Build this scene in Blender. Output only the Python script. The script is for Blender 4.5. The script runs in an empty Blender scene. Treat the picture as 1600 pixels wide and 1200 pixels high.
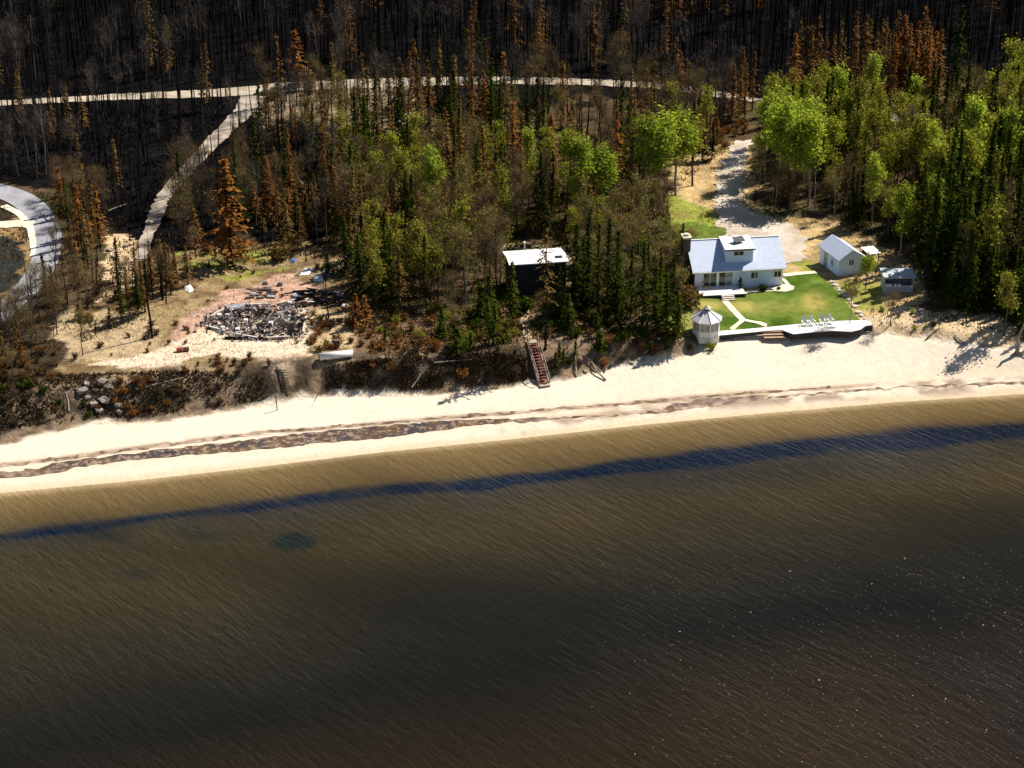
import bpy, math, random
import numpy as np
from mathutils import Vector, Matrix
from mathutils.geometry import delaunay_2d_cdt
random.seed(7); rng = np.random.default_rng(11)
SC = bpy.context.scene; COL = SC.collection

# ------------------------------------------------------------ camera, sky, sun, exposure
H = 103.0; PITCH = math.radians(25.0); F = 3200.0
cam = bpy.data.cameras.new('camera'); cam.sensor_width = 36; cam.lens = 36 * F / 1600
cam.clip_start = 1; cam.clip_end = 9000
camo = bpy.data.objects.new('camera', cam); COL.objects.link(camo)
camo.location = (0, 0, H); camo.rotation_euler = (math.pi / 2 - PITCH, 0, 0); SC.camera = camo
SUN_EL = math.radians(50); SUN_DIR = Vector((0.82, 0.57, 0)).normalized()
sd = Vector((SUN_DIR.x * math.cos(SUN_EL), SUN_DIR.y * math.cos(SUN_EL), math.sin(SUN_EL)))
W = bpy.data.worlds.new('World'); SC.world = W; W.use_nodes = True
wn = W.node_tree.nodes; wl = W.node_tree.links
bg = wn['Background']; sky = wn.new('ShaderNodeTexSky'); sky.sky_type = 'NISHITA'; sky.sun_disc = False
sky.sun_elevation = SUN_EL; sky.sun_rotation = math.atan2(SUN_DIR.x, SUN_DIR.y); sky.air_density = 1.0; sky.dust_density = 0.6
wl.new(sky.outputs[0], bg.inputs[0]); bg.inputs[1].default_value = 0.052
sl = bpy.data.lights.new('sun', 'SUN'); sl.energy = 5.0; sl.angle = math.radians(0.5); sl.color = (1, 0.93, 0.82)
so = bpy.data.objects.new('sun', sl); COL.objects.link(so); so.rotation_euler = (-sd).to_track_quat('-Z', 'Y').to_euler()
so.location = (60, 300, 200)
vs = SC.view_settings; vs.view_transform = 'Standard'; vs.look = 'None'; vs.exposure = 0.62; vs.gamma = 1; vs.use_curve_mapping = False
SC.cycles.max_bounces = 5; SC.cycles.diffuse_bounces = 2; SC.cycles.transparent_max_bounces = 4

# ------------------------------------------------------------ numeric helpers
cP, sP = math.cos(PITCH), math.sin(PITCH)
def project(x, y, z):
    dz = z - H; d = y * cP - dz * sP; v = y * sP + dz * cP
    return 800 + F * x / d, 600 - F * v / d
def at_z(px, py, z):
    dx = (px - 800) / F; dv = (600 - py) / F
    dy = cP + dv * sP; dz = -sP + dv * cP
    t = (z - H) / dz
    return dx * t, dy * t
def vnoise(x, y, s, seed=0):
    x = np.asarray(x, float) / s; y = np.asarray(y, float) / s
    xi = np.floor(x).astype(np.int64); yi = np.floor(y).astype(np.int64); fx = x - xi; fy = y - yi
    fx = fx * fx * (3 - 2 * fx); fy = fy * fy * (3 - 2 * fy)
    def h(a, b):
        n = (a * 374761393 + b * 668265263 + seed * 974634777) & 0xffffffff
        n = ((n ^ (n >> 13)) * 1274126177) & 0xffffffff
        return ((n ^ (n >> 16)) & 0xffff) / 65535.0
    return (h(xi, yi) * (1 - fx) + h(xi + 1, yi) * fx) * (1 - fy) + (h(xi, yi + 1) * (1 - fx) + h(xi + 1, yi + 1) * fx) * fy
def fbm(x, y, s, seed=0, o=4):
    r = 0; a = 0.5; t = 0
    for k in range(o): r = r + a * vnoise(x, y, s, seed + k * 17); t += a; a *= .55; s *= .5
    return r / t
def curve(pts, z):
    c = sorted(at_z(px, py, z) for px, py in pts); return np.array([p[0] for p in c]), np.array([p[1] for p in c])
S_C = curve([(-300, 800), (0, 770), (200, 752), (400, 730), (600, 706), (800, 686), (1000, 664), (1200, 645), (1400, 628), (1600, 615), (1900, 596)], 0)
T_C = curve([(-300, 740), (0, 692), (130, 660), (250, 655), (430, 628), (500, 616), (640, 616), (760, 607), (860, 597), (950, 580), (1060, 566), (1120, 552), (1200, 535), (1300, 535), (1380, 535), (1440, 540), (1500, 552), (1600, 556), (1900, 560)], 1.6)
C_C = curve([(-300, 690), (0, 625), (130, 600), (250, 592), (430, 580), (500, 572), (640, 570), (760, 562), (850, 543), (950, 536), (1060, 535), (1100, 531), (1200, 520), (1300, 516), (1380, 518), (1440, 520), (1500, 535), (1600, 543), (1900, 545)], 3.6)
_k = np.array([-110, -60, 0, 10, 22, 26, 60, 110.])
ZT = np.array([1.1, 1.1, 1.2, 1.5, 2.35, 2.75, 2.3, 2.1]); ZC = np.array([4.2, 4.3, 4.6, 4.4, 3.8, 3.45, 3.4, 3.6])
def sstep(t): t = np.clip(t, 0, 1); return t * t * (3 - 2 * t)
def shore(x): return np.interp(x, *S_C)
def ground_z(x, y):
    x = np.asarray(x, float); y = np.asarray(y, float)
    s = shore(x); t = np.interp(x, *T_C); c = np.interp(x, *C_C)
    e_ = np.clip((26 - x) / 10, .12, 1); t = t + .5 * e_ * (vnoise(x, y * 0, 6, 3) - .5); c = np.maximum(c + .6 * e_ * (vnoise(x, y * 0, 7, 5) - .5), t + .7 + 2.2 * (1 - e_))
    zt = np.interp(x, _k, ZT); zc = np.interp(x, _k, ZC)
    zu = -np.minimum((s - y) * .07, 5)
    b = (y - s) / (t - s); zb = zt * (.75 * np.clip(b, 0, 1) + .25 * np.clip(b, 0, 1) ** 2) + .05 * np.sin(b * 9) * (b > 0) * (b < 1)
    zk = zt + (zc - zt) * sstep((y - t) / (c - t)) + .5 * e_ * (fbm(x, y, 3, 9) - .5) * np.clip((y - t) / 2, 0, 1) * np.clip((c + 2 - y) / 2, 0, 1)
    zp = zc + .012 * np.clip(y - c, 0, 400) + .5 * (vnoise(x, y, 24, 4) - .5) * np.clip((y - c) / 10, 0, 1)
    return np.where(y < s, zu, np.where(y < t, zb, np.where(y < c, zk, zp)))
def G(px, py, up=0.0):
    z = 3.0
    for _ in range(12):
        x, y = at_z(px, py, z); z = .5 * z + .5 * float(ground_z(x, y))
    return Vector((x, y, float(ground_z(x, y)) + up))
def GW(poly): return np.array([G(a, b)[:2] for a, b in poly])
def inpoly(P, x, y):
    x = np.asarray(x, float); r = np.zeros(x.shape, bool); n = len(P)
    for i in range(n):
        x1, y1 = P[i]; x2, y2 = P[i - 1]
        if y1 == y2: continue
        c = ((y1 > y) != (y2 > y)) & (x < (x2 - x1) * (y - y1) / (y2 - y1) + x1); r ^= c
    return r
def segdist(P, x, y):
    d = np.full(np.shape(x), 1e9)
    for (x1, y1), (x2, y2) in zip(P[:-1], P[1:]):
        L = (x2 - x1) ** 2 + (y2 - y1) ** 2 + 1e-9; t = np.clip(((x - x1) * (x2 - x1) + (y - y1) * (y2 - y1)) / L, 0, 1)
        d = np.minimum(d, np.hypot(x - x1 - t * (x2 - x1), y - y1 - t * (y2 - y1)))
    return d

# ------------------------------------------------------------ materials
def new_mat(name):
    m = bpy.data.materials.new(name); m.use_nodes = True
    return m, m.node_tree.nodes, m.node_tree.links, m.node_tree.nodes['Principled BSDF']
def mixc(n, l, fac, a, b, mode='MIX'):
    x = n.new('ShaderNodeMix'); x.data_type = 'RGBA'; x.blend_type = mode
    for s, v in ((0, fac), (6, a), (7, b)):
        if hasattr(v, 'links'): l.new(v, x.inputs[s])
        else: x.inputs[s].default_value = v if s == 0 else (*v[:3], 1)
    return x.outputs[2]
def noise(n, l, scale, detail=4, vec=None, rough=.6):
    t = n.new('ShaderNodeTexNoise'); t.inputs['Scale'].default_value = scale; t.inputs['Detail'].default_value = detail; t.inputs['Roughness'].default_value = rough
    if vec is None:
        g = n.new('ShaderNodeNewGeometry'); vec = g.outputs['Position']
    l.new(vec, t.inputs['Vector']); return t.outputs[0]
def ramp(n, l, src, a, b, va=0., vb=1.):
    m = n.new('ShaderNodeMapRange'); l.new(src, m.inputs[0])
    for i, v in enumerate((a, b, va, vb)): m.inputs[1 + i].default_value = v
    return m.outputs[0]
def mat(name, c1, c2=None, scale=2., rough=.8, bump=0., metal=0., stain=None):
    m, n, l, p = new_mat(name); c2 = c2 or tuple(v * .7 for v in c1)
    col = mixc(n, l, ramp(n, l, noise(n, l, scale), .35, .65), c1, c2)
    if stain: col = mixc(n, l, ramp(n, l, noise(n, l, scale * .37), .5, .7), col, stain)
    l.new(col, p.inputs['Base Color']); p.inputs['Roughness'].default_value = rough; p.inputs['Metallic'].default_value = metal
    if bump:
        b = n.new('ShaderNodeBump'); b.inputs['Strength'].default_value = .6; b.inputs['Distance'].default_value = bump
        l.new(noise(n, l, scale * 3), b.inputs['Height']); l.new(b.outputs[0], p.inputs['Normal'])
    return m
def leaf_mat(name, cols, trans=.35, spread=.25):
    """foliage: hue by leaf (island) and by tree (object), with light let through"""
    m, n, l, p = new_mat(name)
    g = n.new('ShaderNodeNewGeometry'); oi = n.new('ShaderNodeObjectInfo')
    c = mixc(n, l, g.outputs['Random Per Island'], cols[0], cols[1])
    c = mixc(n, l, ramp(n, l, oi.outputs['Random'], .3, 1., 0, .75), c, cols[2])
    hs = n.new('ShaderNodeHueSaturation'); l.new(c, hs.inputs['Color'])
    l.new(ramp(n, l, noise(n, l, .45, 3), .3, .7, 1 - spread, 1 + spread), hs.inputs['Value'])
    l.new(hs.outputs[0], p.inputs['Base Color']); p.inputs['Roughness'].default_value = .75; p.inputs['Specular IOR Level'].default_value = 0
    t = n.new('ShaderNodeBsdfTranslucent'); l.new(hs.outputs[0], t.inputs[0])
    x = n.new('ShaderNodeMixShader'); x.inputs[0].default_value = trans
    l.new(p.outputs[0], x.inputs[1]); l.new(t.outputs[0], x.inputs[2]); l.new(x.outputs[0], n['Material Output'].inputs[0])
    return m
M = {}
M['char'] = leaf_mat('charred_bark', ((.006, .0055, .006), (.02, .018, .0165), (.03, .024, .02)), 0, .3)
M['greydead'] = leaf_mat('grey_dead_bark', ((.15, .12, .09), (.05, .042, .035), (.17, .145, .115)), 0, .3)
M['bark'] = leaf_mat('brown_bark', ((.10, .07, .05), (.05, .035, .025), (.14, .11, .08)), 0, .3)
M['paleb'] = leaf_mat('pale_birch_bark', ((.38, .34, .28), (.2, .17, .13), (.3, .27, .2)), 0, .3)
M['twig'] = leaf_mat('bare_twigs', ((.20, .13, .065), (.11, .075, .04), (.2, .16, .06)), .1, .35)
M['budtwig'] = leaf_mat('budding_twigs', ((.22, .21, .035), (.15, .11, .04), (.27, .2, .04)), .35, .35)
M['spruce'] = leaf_mat('spruce_needles', ((.028, .050, .005), (.062, .088, .008), (.06, .058, .008)), .15, .35)
M['dspruce'] = leaf_mat('dark_spruce_needles', ((.013, .023, .004), (.03, .045, .006), (.038, .036, .007)), .1, .35)
M['ashtwig'] = leaf_mat('ash_grey_twigs', ((.10, .085, .07), (.05, .043, .037), (.13, .11, .09)), 0, .4)
M['aspen'] = leaf_mat('young_aspen_leaves', ((.31, .41, .03), (.44, .50, .06), (.23, .30, .025)), .6, .3)
M['aspeny'] = leaf_mat('yellow_green_leaves', ((.34, .37, .03), (.22, .24, .025), (.25, .2, .04)), .5, .3)
M['orange'] = leaf_mat('orange_scorched_needles', ((.31, .12, .026), (.20, .085, .025), (.18, .10, .035)), .25, .3)
M['brown'] = leaf_mat('brown_scorched_needles', ((.19, .09, .028), (.10, .055, .02), (.15, .11, .035)), .2, .35)
M['burntleaf'] = leaf_mat('burnt_brush', ((.02, .016, .013), (.13, .085, .045), (.09, .06, .03)), .1, .6)
M['drygrass'] = leaf_mat('dry_grass_blades', ((.34, .25, .11), (.22, .17, .07), (.16, .17, .04)), .3, .3)
M['drift'] = leaf_mat('weathered_driftwood', ((.4, .34, .26), (.26, .21, .16), (.32, .28, .22)), 0, .3)
M['white'] = mat('white_siding', (.60, .74, .95), (.55, .69, .90), 1.2, .55)
M['trim'] = mat('white_trim', (.82, .82, .80), (.75, .75, .72), 3, .5)
M['roof'] = mat('grey_shingles', (.50, .56, .70), (.42, .48, .61), 2.5, .7, .02)
M['whiteroof'] = mat('white_metal_roof', (.78, .77, .75), (.68, .67, .66), 1.5, .45)
M['glass'] = mat('dark_glass', (.012, .018, .024), (.03, .04, .045), .8, .08)
M['paleglass'] = mat('pale_glass', (.22, .30, .27), (.12, .18, .17), 1.0, .15)  # pale tone paints in the reflection on the sliding door's right pane
M['dark'] = mat('dark_stained_wood', (.018, .016, .02), (.012, .012, .014), 2, .7)
M['black'] = mat('black_metal', (.012, .012, .013), (.03, .025, .02), 3, .5)
M['stone'] = mat('brown_stone', (.14, .10, .075), (.07, .05, .04), 3, .85, .03)
M['cream'] = mat('cream_concrete', (.62, .56, .42), (.5, .45, .34), 2, .8)
M['brownwood'] = mat('brown_siding', (.10, .065, .04), (.06, .04, .028), 1.2, .75)
M['deckw'] = mat('pale_deck_boards', (.80, .78, .74), (.70, .68, .64), 1.8, .7)
M['steplumber'] = mat('tan_lumber', (.55, .38, .25), (.45, .3, .2), 2, .75)
M['redwood'] = mat('red_stained_wood', (.22, .05, .035), (.15, .04, .03), 2, .7)
M['ash'] = mat('ash_grey_debris', (.40, .40, .42), (.10, .10, .11), 1.5, .9, .03)
M['rust'] = mat('rusted_metal', (.20, .10, .06), (.12, .07, .05), 2.2, .8)
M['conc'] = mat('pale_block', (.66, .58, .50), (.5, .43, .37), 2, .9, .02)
M['tarp'] = mat('white_sheeting', (.8, .76, .73), (.7, .66, .64), 1, .6)
M['bluep'] = mat('blue_plastic', (.06, .2, .6), (.05, .15, .5), 1, .5)
M['redp'] = mat('red_plastic', (.4, .06, .05), (.3, .05, .04), 1, .6)
M['rock'] = mat('shore_rock', (.26, .23, .21), (.10, .09, .08), 1.3, .9, .06)
M['scar'] = mat('pale_rock', (.42, .36, .30), (.2, .17, .15), 1.1, .9, .06)

def ground_mat(name, rough=.95, bump=.05, amp=.3):
    m, n, l, p = new_mat(name)
    a = n.new('ShaderNodeVertexColor'); a.layer_name = 'Col'
    hs = n.new('ShaderNodeHueSaturation'); l.new(a.outputs[0], hs.inputs['Color'])
    l.new(ramp(n, l, noise(n, l, .9, 8, rough=.75), .3, .7, 1 - amp, 1 + amp), hs.inputs['Value'])
    l.new(hs.outputs[0], p.inputs['Base Color']); p.inputs['Roughness'].default_value = rough; p.inputs['Specular IOR Level'].default_value = 0
    b = n.new('ShaderNodeBump'); b.inputs['Strength'].default_value = .7; b.inputs['Distance'].default_value = bump
    l.new(noise(n, l, 2.2, 6), b.inputs['Height']); l.new(b.outputs[0], p.inputs['Normal'])
    return m
M['ground'] = ground_mat('forest_floor', .95, .35, .5)
M['beach'] = ground_mat('beach_sand', .95, .12, .13)
def water_mat(name):
    m, n, l, p = new_mat(name)
    a = n.new('ShaderNodeVertexColor'); a.layer_name = 'Col'
    g = n.new('ShaderNodeNewGeometry')
    def mp(rz, sc):
        q = n.new('ShaderNodeMapping'); q.vector_type = 'TEXTURE'; q.inputs['Rotation'].default_value = (0, 0, rz); q.inputs['Scale'].default_value = sc; l.new(g.outputs['Position'], q.inputs[0]); return q.outputs[0]
    rz = math.radians(-49)
    n1 = noise(n, l, 1.0, 4, mp(rz, (3.6, .8, 1)), .6); n2 = noise(n, l, 1.0, 3, mp(rz - .25, (1.0, .36, 1)), .6); n3 = noise(n, l, 4.5, 2)
    def madd(x, k, y):
        q = n.new('ShaderNodeMath'); q.operation = 'MULTIPLY_ADD'; l.new(x, q.inputs[0]); q.inputs[1].default_value = k
        if y is None: q.inputs[2].default_value = 0
        else: l.new(y, q.inputs[2])
        return q.outputs[0]
    hgt = madd(n1, 1.0, madd(n2, .45, madd(n3, .22, None)))
    b = n.new('ShaderNodeBump'); b.inputs['Strength'].default_value = 1; b.inputs['Distance'].default_value = .30
    l.new(hgt, b.inputs['Height']); l.new(b.outputs[0], p.inputs['Normal'])
    hs = n.new('ShaderNodeHueSaturation'); l.new(a.outputs[0], hs.inputs['Color']); gust = noise(n, l, 1.0, 3, mp(rz + .5, (45, 22, 1)), .5); pm_ = n.new('ShaderNodeMath'); pm_.operation = 'MULTIPLY'; l.new(ramp(n, l, hgt, .6, 1.1, .88, 1.14), pm_.inputs[0]); l.new(ramp(n, l, gust, .35, .65, .80, 1.25), pm_.inputs[1]); l.new(pm_.outputs[0], hs.inputs['Value']); l.new(ramp(n, l, gust, .35, .65, .45, 1.0), b.inputs['Strength'])
    l.new(hs.outputs[0], p.inputs['Base Color']); p.inputs['Roughness'].default_value = .08; p.inputs['IOR'].default_value = 1.33; p.inputs['Specular IOR Level'].default_value = .09
    return m
M['water'] = water_mat('lake_water')

# ------------------------------------------------------------ object helpers
def tag(o, label=None, cat=None, group=None, kind=None):
    if label: o['label'] = label
    if cat: o['category'] = cat
    if group: o['group'] = group
    if kind: o['kind'] = kind
    return o
def link(name, me, parent=None):
    o = bpy.data.objects.new(name, me); COL.objects.link(o)
    if parent: o.parent = parent
    return o
def empty(name, loc, rz=0, label=None, cat=None, group=None):
    o = bpy.data.objects.new(name, None); COL.objects.link(o); o.location = loc; o.rotation_euler = (0, 0, rz); o.empty_display_size = .3
    return tag(o, label, cat, group)
def fast_mesh(name, V, Fc, material, cols=None, smooth=False):
    """V (n,3); Fc (m,k) with one face size, or list of such"""
    me = bpy.data.meshes.new(name); V = np.asarray(V, np.float32)
    Fs = Fc if isinstance(Fc, list) else [Fc]; Fs = [np.asarray(f, np.int32) for f in Fs if len(f)]
    me.vertices.add(len(V)); me.vertices.foreach_set('co', V.ravel())
    nl = sum(f.size for f in Fs); nf = sum(len(f) for f in Fs)
    me.loops.add(nl); me.polygons.add(nf)
    me.loops.foreach_set('vertex_index', np.concatenate([f.ravel() for f in Fs]))
    st = []; p = 0
    for f in Fs: st.append(p + np.arange(len(f)) * f.shape[1]); p += f.size
    me.polygons.foreach_set('loop_start', np.concatenate(st).astype(np.int32))
    me.update(calc_edges=True); me.validate()
    if cols is not None:
        ca = me.color_attributes.new('Col', 'FLOAT_COLOR', 'POINT'); c = np.ones((len(V), 4), np.float32); c[:, :3] = cols; ca.data.foreach_set('color', c.ravel())
    me.polygons.foreach_set('use_smooth', np.full(len(me.polygons), bool(smooth)))
    if material: me.materials.append(material)
    return me
class MB:
    def __init__(s): s.V = []; s.Q = []; s.T = []; s.n = 0
    def add(s, v, q=(), t=()):
        s.V.append(np.asarray(v, float).reshape(-1, 3))
        if len(q): s.Q.append(np.asarray(q).reshape(-1, 4) + s.n)
        if len(t): s.T.append(np.asarray(t).reshape(-1, 3) + s.n)
        s.n += len(s.V[-1]); return s
    def box(s, c, d, rz=0, rx=0, ry=0):
        v = np.array([(a, b, e) for a in (-.5, .5) for b in (-.5, .5) for e in (-.5, .5)]) * d
        R = np.array(Matrix.Rotation(rz, 3, 'Z') @ Matrix.Rotation(ry, 3, 'Y') @ Matrix.Rotation(rx, 3, 'X'))
        return s.add(v @ R.T + c, [(0, 1, 3, 2), (4, 6, 7, 5), (0, 4, 5, 1), (2, 3, 7, 6), (0, 2, 6, 4), (1, 5, 7, 3)])
    def hull(s, bottom, top):
        n = len(bottom); v = list(bottom) + list(top); q = [(i, (i + 1) % n, n + (i + 1) % n, n + i) for i in range(n)]
        if n == 4: return s.add(v, q + [(3, 2, 1, 0), (4, 5, 6, 7)])
        return s.add(v, q, [(0, i + 1, i) for i in range(1, n - 1)] + [(n, n + i, n + i + 1) for i in range(1, n - 1)])
    def tube(s, P, R, k=5, cap=True):
        P = np.asarray(P, float); rings = []
        for i in range(len(P)):
            d = P[min(i + 1, len(P) - 1)] - P[max(i - 1, 0)]; d = d / (np.linalg.norm(d) + 1e-9)
            a = np.cross(d, (0, 0, 1) if abs(d[2]) < .9 else (1, 0, 0)); a /= np.linalg.norm(a); b = np.cross(d, a)
            th = np.arange(k) * 2 * math.pi / k; rings.append(P[i] + R[i] * (np.cos(th)[:, None] * a + np.sin(th)[:, None] * b))
        q = [(i * k + j, i * k + (j + 1) % k, (i + 1) * k + (j + 1) % k, (i + 1) * k + j) for i in range(len(P) - 1) for j in range(k)]
        t = []
        if cap:
            e = (len(P) - 1) * k; t = [(0, j + 1, j) for j in range(1, k - 1)] + [(e, e + j, e + j + 1) for j in range(1, k - 1)]
        return s.add(np.concatenate(rings), q, t)
    def quads(s, C, U, Wd):
        """many loose quads: centres C, half vectors U and Wd"""
        n = len(C); v = np.stack([C - U - Wd, C + U - Wd * .7, C + U * 1.05 + Wd * .7, C - U + Wd], 1).reshape(-1, 3)
        return s.add(v, np.arange(4 * n).reshape(n, 4))
    def blades(s, C, U, Wd):
        n = len(C); v = np.stack([C - Wd, C + Wd, C + U], 1).reshape(-1, 3); return s.add(v, (), np.arange(3 * n).reshape(n, 3))
    def mesh(s, name, m, smooth=False):
        return fast_mesh(name, np.concatenate(s.V), ([np.concatenate(s.Q)] if s.Q else []) + ([np.concatenate(s.T)] if s.T else []), m, None, smooth)
    def build(s, name, m, parent=None, smooth=False): return link(name, s.mesh(name, m, smooth), parent)
def B1(name, m, parent, c, d, rz=0, rx=0, ry=0): return MB().box(c, d, rz, rx, ry).build(name, m, parent)
def loft(mb, c, d): return mb.box(c, d)

# ------------------------------------------------------------ terrain
def axis(a, b, step, lo, hi):
    core = list(np.arange(a, b, step)); l = []; x = a; s = step
    while x > lo: s *= 1.35; x -= s; l.append(x)
    r = []; x = core[-1]; s = step
    while x < hi: s *= 1.35; x += s; r.append(x)
    return np.array(l[::-1] + core + r)
XS = axis(-112, 112, .6, -3500, 3500)
YS = np.concatenate([axis(186, 262, .4, -600, 262)[:-1], axis(262, 402, .7, 262, 6000)])
YS = np.unique(np.round(YS, 3)); X, Y = np.meshgrid(XS, YS); Z = ground_z(X, Y)
px_, py_ = project(X, Y, Z)
C = np.zeros(X.shape + (3,))
n1 = fbm(X, Y, 9, 21); n2 = fbm(X, Y, 2.2, 22); n3 = fbm(X, Y, 30, 23)
wx = X + 2.6 * (fbm(X, Y, 5, 31) - .5) * 2; wy = Y + 3.6 * (fbm(X, Y, 5, 32) - .5) * 2
def lay(mask, col):
    global C
    C = C * (1 - mask[..., None]) + np.array(col) * mask[..., None]
def pm(poly, soft=None):
    P = GW(poly); m = inpoly(P, wx, wy).astype(float)
    if soft is not None: m = m * sstep((soft - .35) / .3)
    return m
lay(np.ones(X.shape), (.075, .052, .03)); lay(sstep((n2 - .45) / .25) * .7, (.13, .09, .05)); lay(sstep((n1 - .55) / .2) * .5, (.06, .07, .022))
BURN = [(-900, -300), (2500, -300), (2500, 90), (1450, 125), (1200, 150), (1120, 175), (1080, 160), (900, 150), (720, 205), (600, 260), (520, 330), (500, 400), (400, 392), (240, 402), (170, 370), (90, 300), (-60, 275), (-900, 260)]
lay(pm(BURN), (.0055, .0052, .006)); lay(pm(BURN) * sstep((n2 - .56) / .12) * .6, (.013, .0115, .0105))
lay(pm([(500, 138), (640, 132), (660, 170), (710, 198), (690, 222), (640, 205), (560, 205), (470, 190), (400, 200), (395, 160)]) * .8, (.30, .23, .15))
lay(pm([(225, 405), (330, 385), (470, 385), (540, 400), (560, 470), (600, 560), (430, 590), (120, 600), (90, 560), (110, 480), (230, 460)]), (.29, .21, .11))
lay(pm([(225, 405), (330, 385), (470, 385), (540, 400), (560, 470), (600, 560), (430, 590), (120, 600), (90, 560), (110, 480), (230, 460)]) * sstep((fbm(X, Y, 2.4, 91) - .47) / .12) * .85, (.14, .09, .045))
lay(pm([(270, 395), (430, 385), (460, 420), (380, 440), (280, 430)]) * sstep((n2 - .42) / .15), (.22, .22, .05))
lay(pm([(270, 520), (350, 455), (470, 425), (500, 440), (480, 500), (350, 545), (270, 535)]), (.46, .29, .21))
lay(pm([(300, 525), (470, 480), (480, 600), (430, 600), (400, 560), (300, 560), (200, 580), (140, 575)]), (.66, .52, .38))
lay(pm([(-80, 500), (60, 470), (105, 500), (90, 570), (130, 600), (-80, 640)]), (.05, .035, .022))
lay(pm([(100, 480), (240, 500), (260, 540), (150, 570), (90, 570)]) * .6, (.5, .38, .24))
lay(pm([(160, 375), (205, 365), (212, 420), (190, 460), (150, 470), (165, 430)]), (.60, .43, .26))
lay(pm([(-400, 285), (0, 290), (48, 320), (50, 400), (30, 460), (-400, 500)]), (.26, .17, .08))
lay(pm([(-80, 385), (15, 365), (38, 395), (32, 440), (5, 465), (-80, 480)]), (.03, .032, .028))
lay(pm([(-40, 310), (15, 312), (28, 328), (20, 345), (-40, 342)]), (.04, .03, .022))
lay(pm([(500, 480), (600, 500), (560, 560), (540, 545), (490, 575), (475, 540)]), (.45, .33, .19))
lay(pm([(560, 500), (780, 485), (1060, 520), (1080, 548), (860, 560), (560, 570)]), (.16, .10, .06))
lay(pm([(800, 370), (880, 380), (895, 400), (895, 450), (780, 400), (760, 385)]), (.36, .27, .17))
lay(pm([(1050, 345), (1045, 260), (1110, 225), (1160, 215), (1175, 235), (1180, 330), (1290, 345), (1380, 370), (1440, 420), (1440, 480), (1340, 510), (1270, 440), (1060, 470)]), (.46, .33, .16))
lay(pm([(1055, 300), (1075, 310), (1125, 340), (1130, 372), (1060, 372), (1040, 335)]), (.24, .27, .05))
lay(pm([(1050, 345), (1045, 260), (1110, 225), (1160, 215), (1175, 235), (1180, 330), (1290, 345), (1380, 370), (1440, 420), (1440, 480), (1340, 510), (1270, 440), (1060, 470)]) * sstep((fbm(X, Y, 3.2, 92) - .52) / .14) * .6, (.20, .13, .06))
lay(pm([(1050, 350), (1135, 350), (1130, 375), (1080, 378), (1070, 450), (1045, 400)]) * .9, (.10, .145, .025))
lay(pm([(1255, 400), (1300, 440), (1375, 440), (1385, 480), (1330, 482), (1275, 430), (1225, 425), (1230, 405)]) * (.5 + .5 * n2), (.22, .25, .04))
lay(pm([(1050, 470), (1085, 468), (1120, 520), (1090, 530), (1040, 520)]), (.22, .22, .06))
lay(pm([(1340, 505), (1400, 480), (1560, 500), (1600, 560), (1380, 540)]), (.55, .42, .26))
lay(pm([(1395, 165), (1450, 168), (1465, 195), (1430, 205), (1400, 190)]), (.6, .5, .36))
bank = sstep((np.interp(X, *C_C) + 3 - Y) / 3) * (X < 26); lay(bank * .7, (.27, .195, .13)); lay(bank * sstep((n2 - .42) / .14) * .85, (.045, .034, .025))
sand = sstep((np.interp(X, *T_C) + 1.0 + 2.4 * (n2 - .5) - Y) / .8); lay(sand, (.66, .565, .45))
sh = shore(X); dS = Y - sh
wet = sstep(1 - (dS + .6 * (n2 - .5)) / 2.4) * (dS > -30); lay(wet * .55, (.50, .36, .2))
lay((dS < -.3).astype(float), (.25, .16, .07))
wr = [(-200, 748), (0, 727), (200, 702), (400, 677), (600, 661), (800, 645), (1000, 629), (1200, 612), (1400, 600), (1600, 592)]
wd = segdist(GW(wr), X, Y); lay(sstep(1 - wd / (.45 + .7 * n1)) * sstep((n2 - .32) / .2) * .9, (.17, .11, .08))
wd = segdist(GW([(800, 668), (900, 655), (1000, 640), (1100, 632), (1300, 620), (1500, 605)]), X, Y); lay(sstep(1 - wd / (.8 + 2.0 * n1)) * sstep((n2 - .40) / .15) * .8, (.20, .14, .10))
lay(sstep(1 - np.abs(dS - 4.5) / 3.5) * sand * .35, (.55, .42, .28))
ny, nx = X.shape; idx = np.arange(nx * ny).reshape(ny, nx)
Q = np.stack([idx[:-1, :-1], idx[:-1, 1:], idx[1:, 1:], idx[1:, :-1]], -1).reshape(-1, 4)
V = np.stack([X, Y, Z], -1).reshape(-1, 3); CC = C.reshape(-1, 3)
isb = ((Y[:-1, :-1] < np.interp(X[:-1, :-1], *T_C)).reshape(-1))
def sub(name, sel, m):
    q = Q[sel]; u, inv = np.unique(q, return_inverse=True)
    o = link(name, fast_mesh(name, V[u], inv.reshape(-1, 4), m, CC[u], True)); return tag(o, kind='structure')
sub('beach', isb, M['beach']); sub('ground', ~isb, M['ground'])
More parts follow.
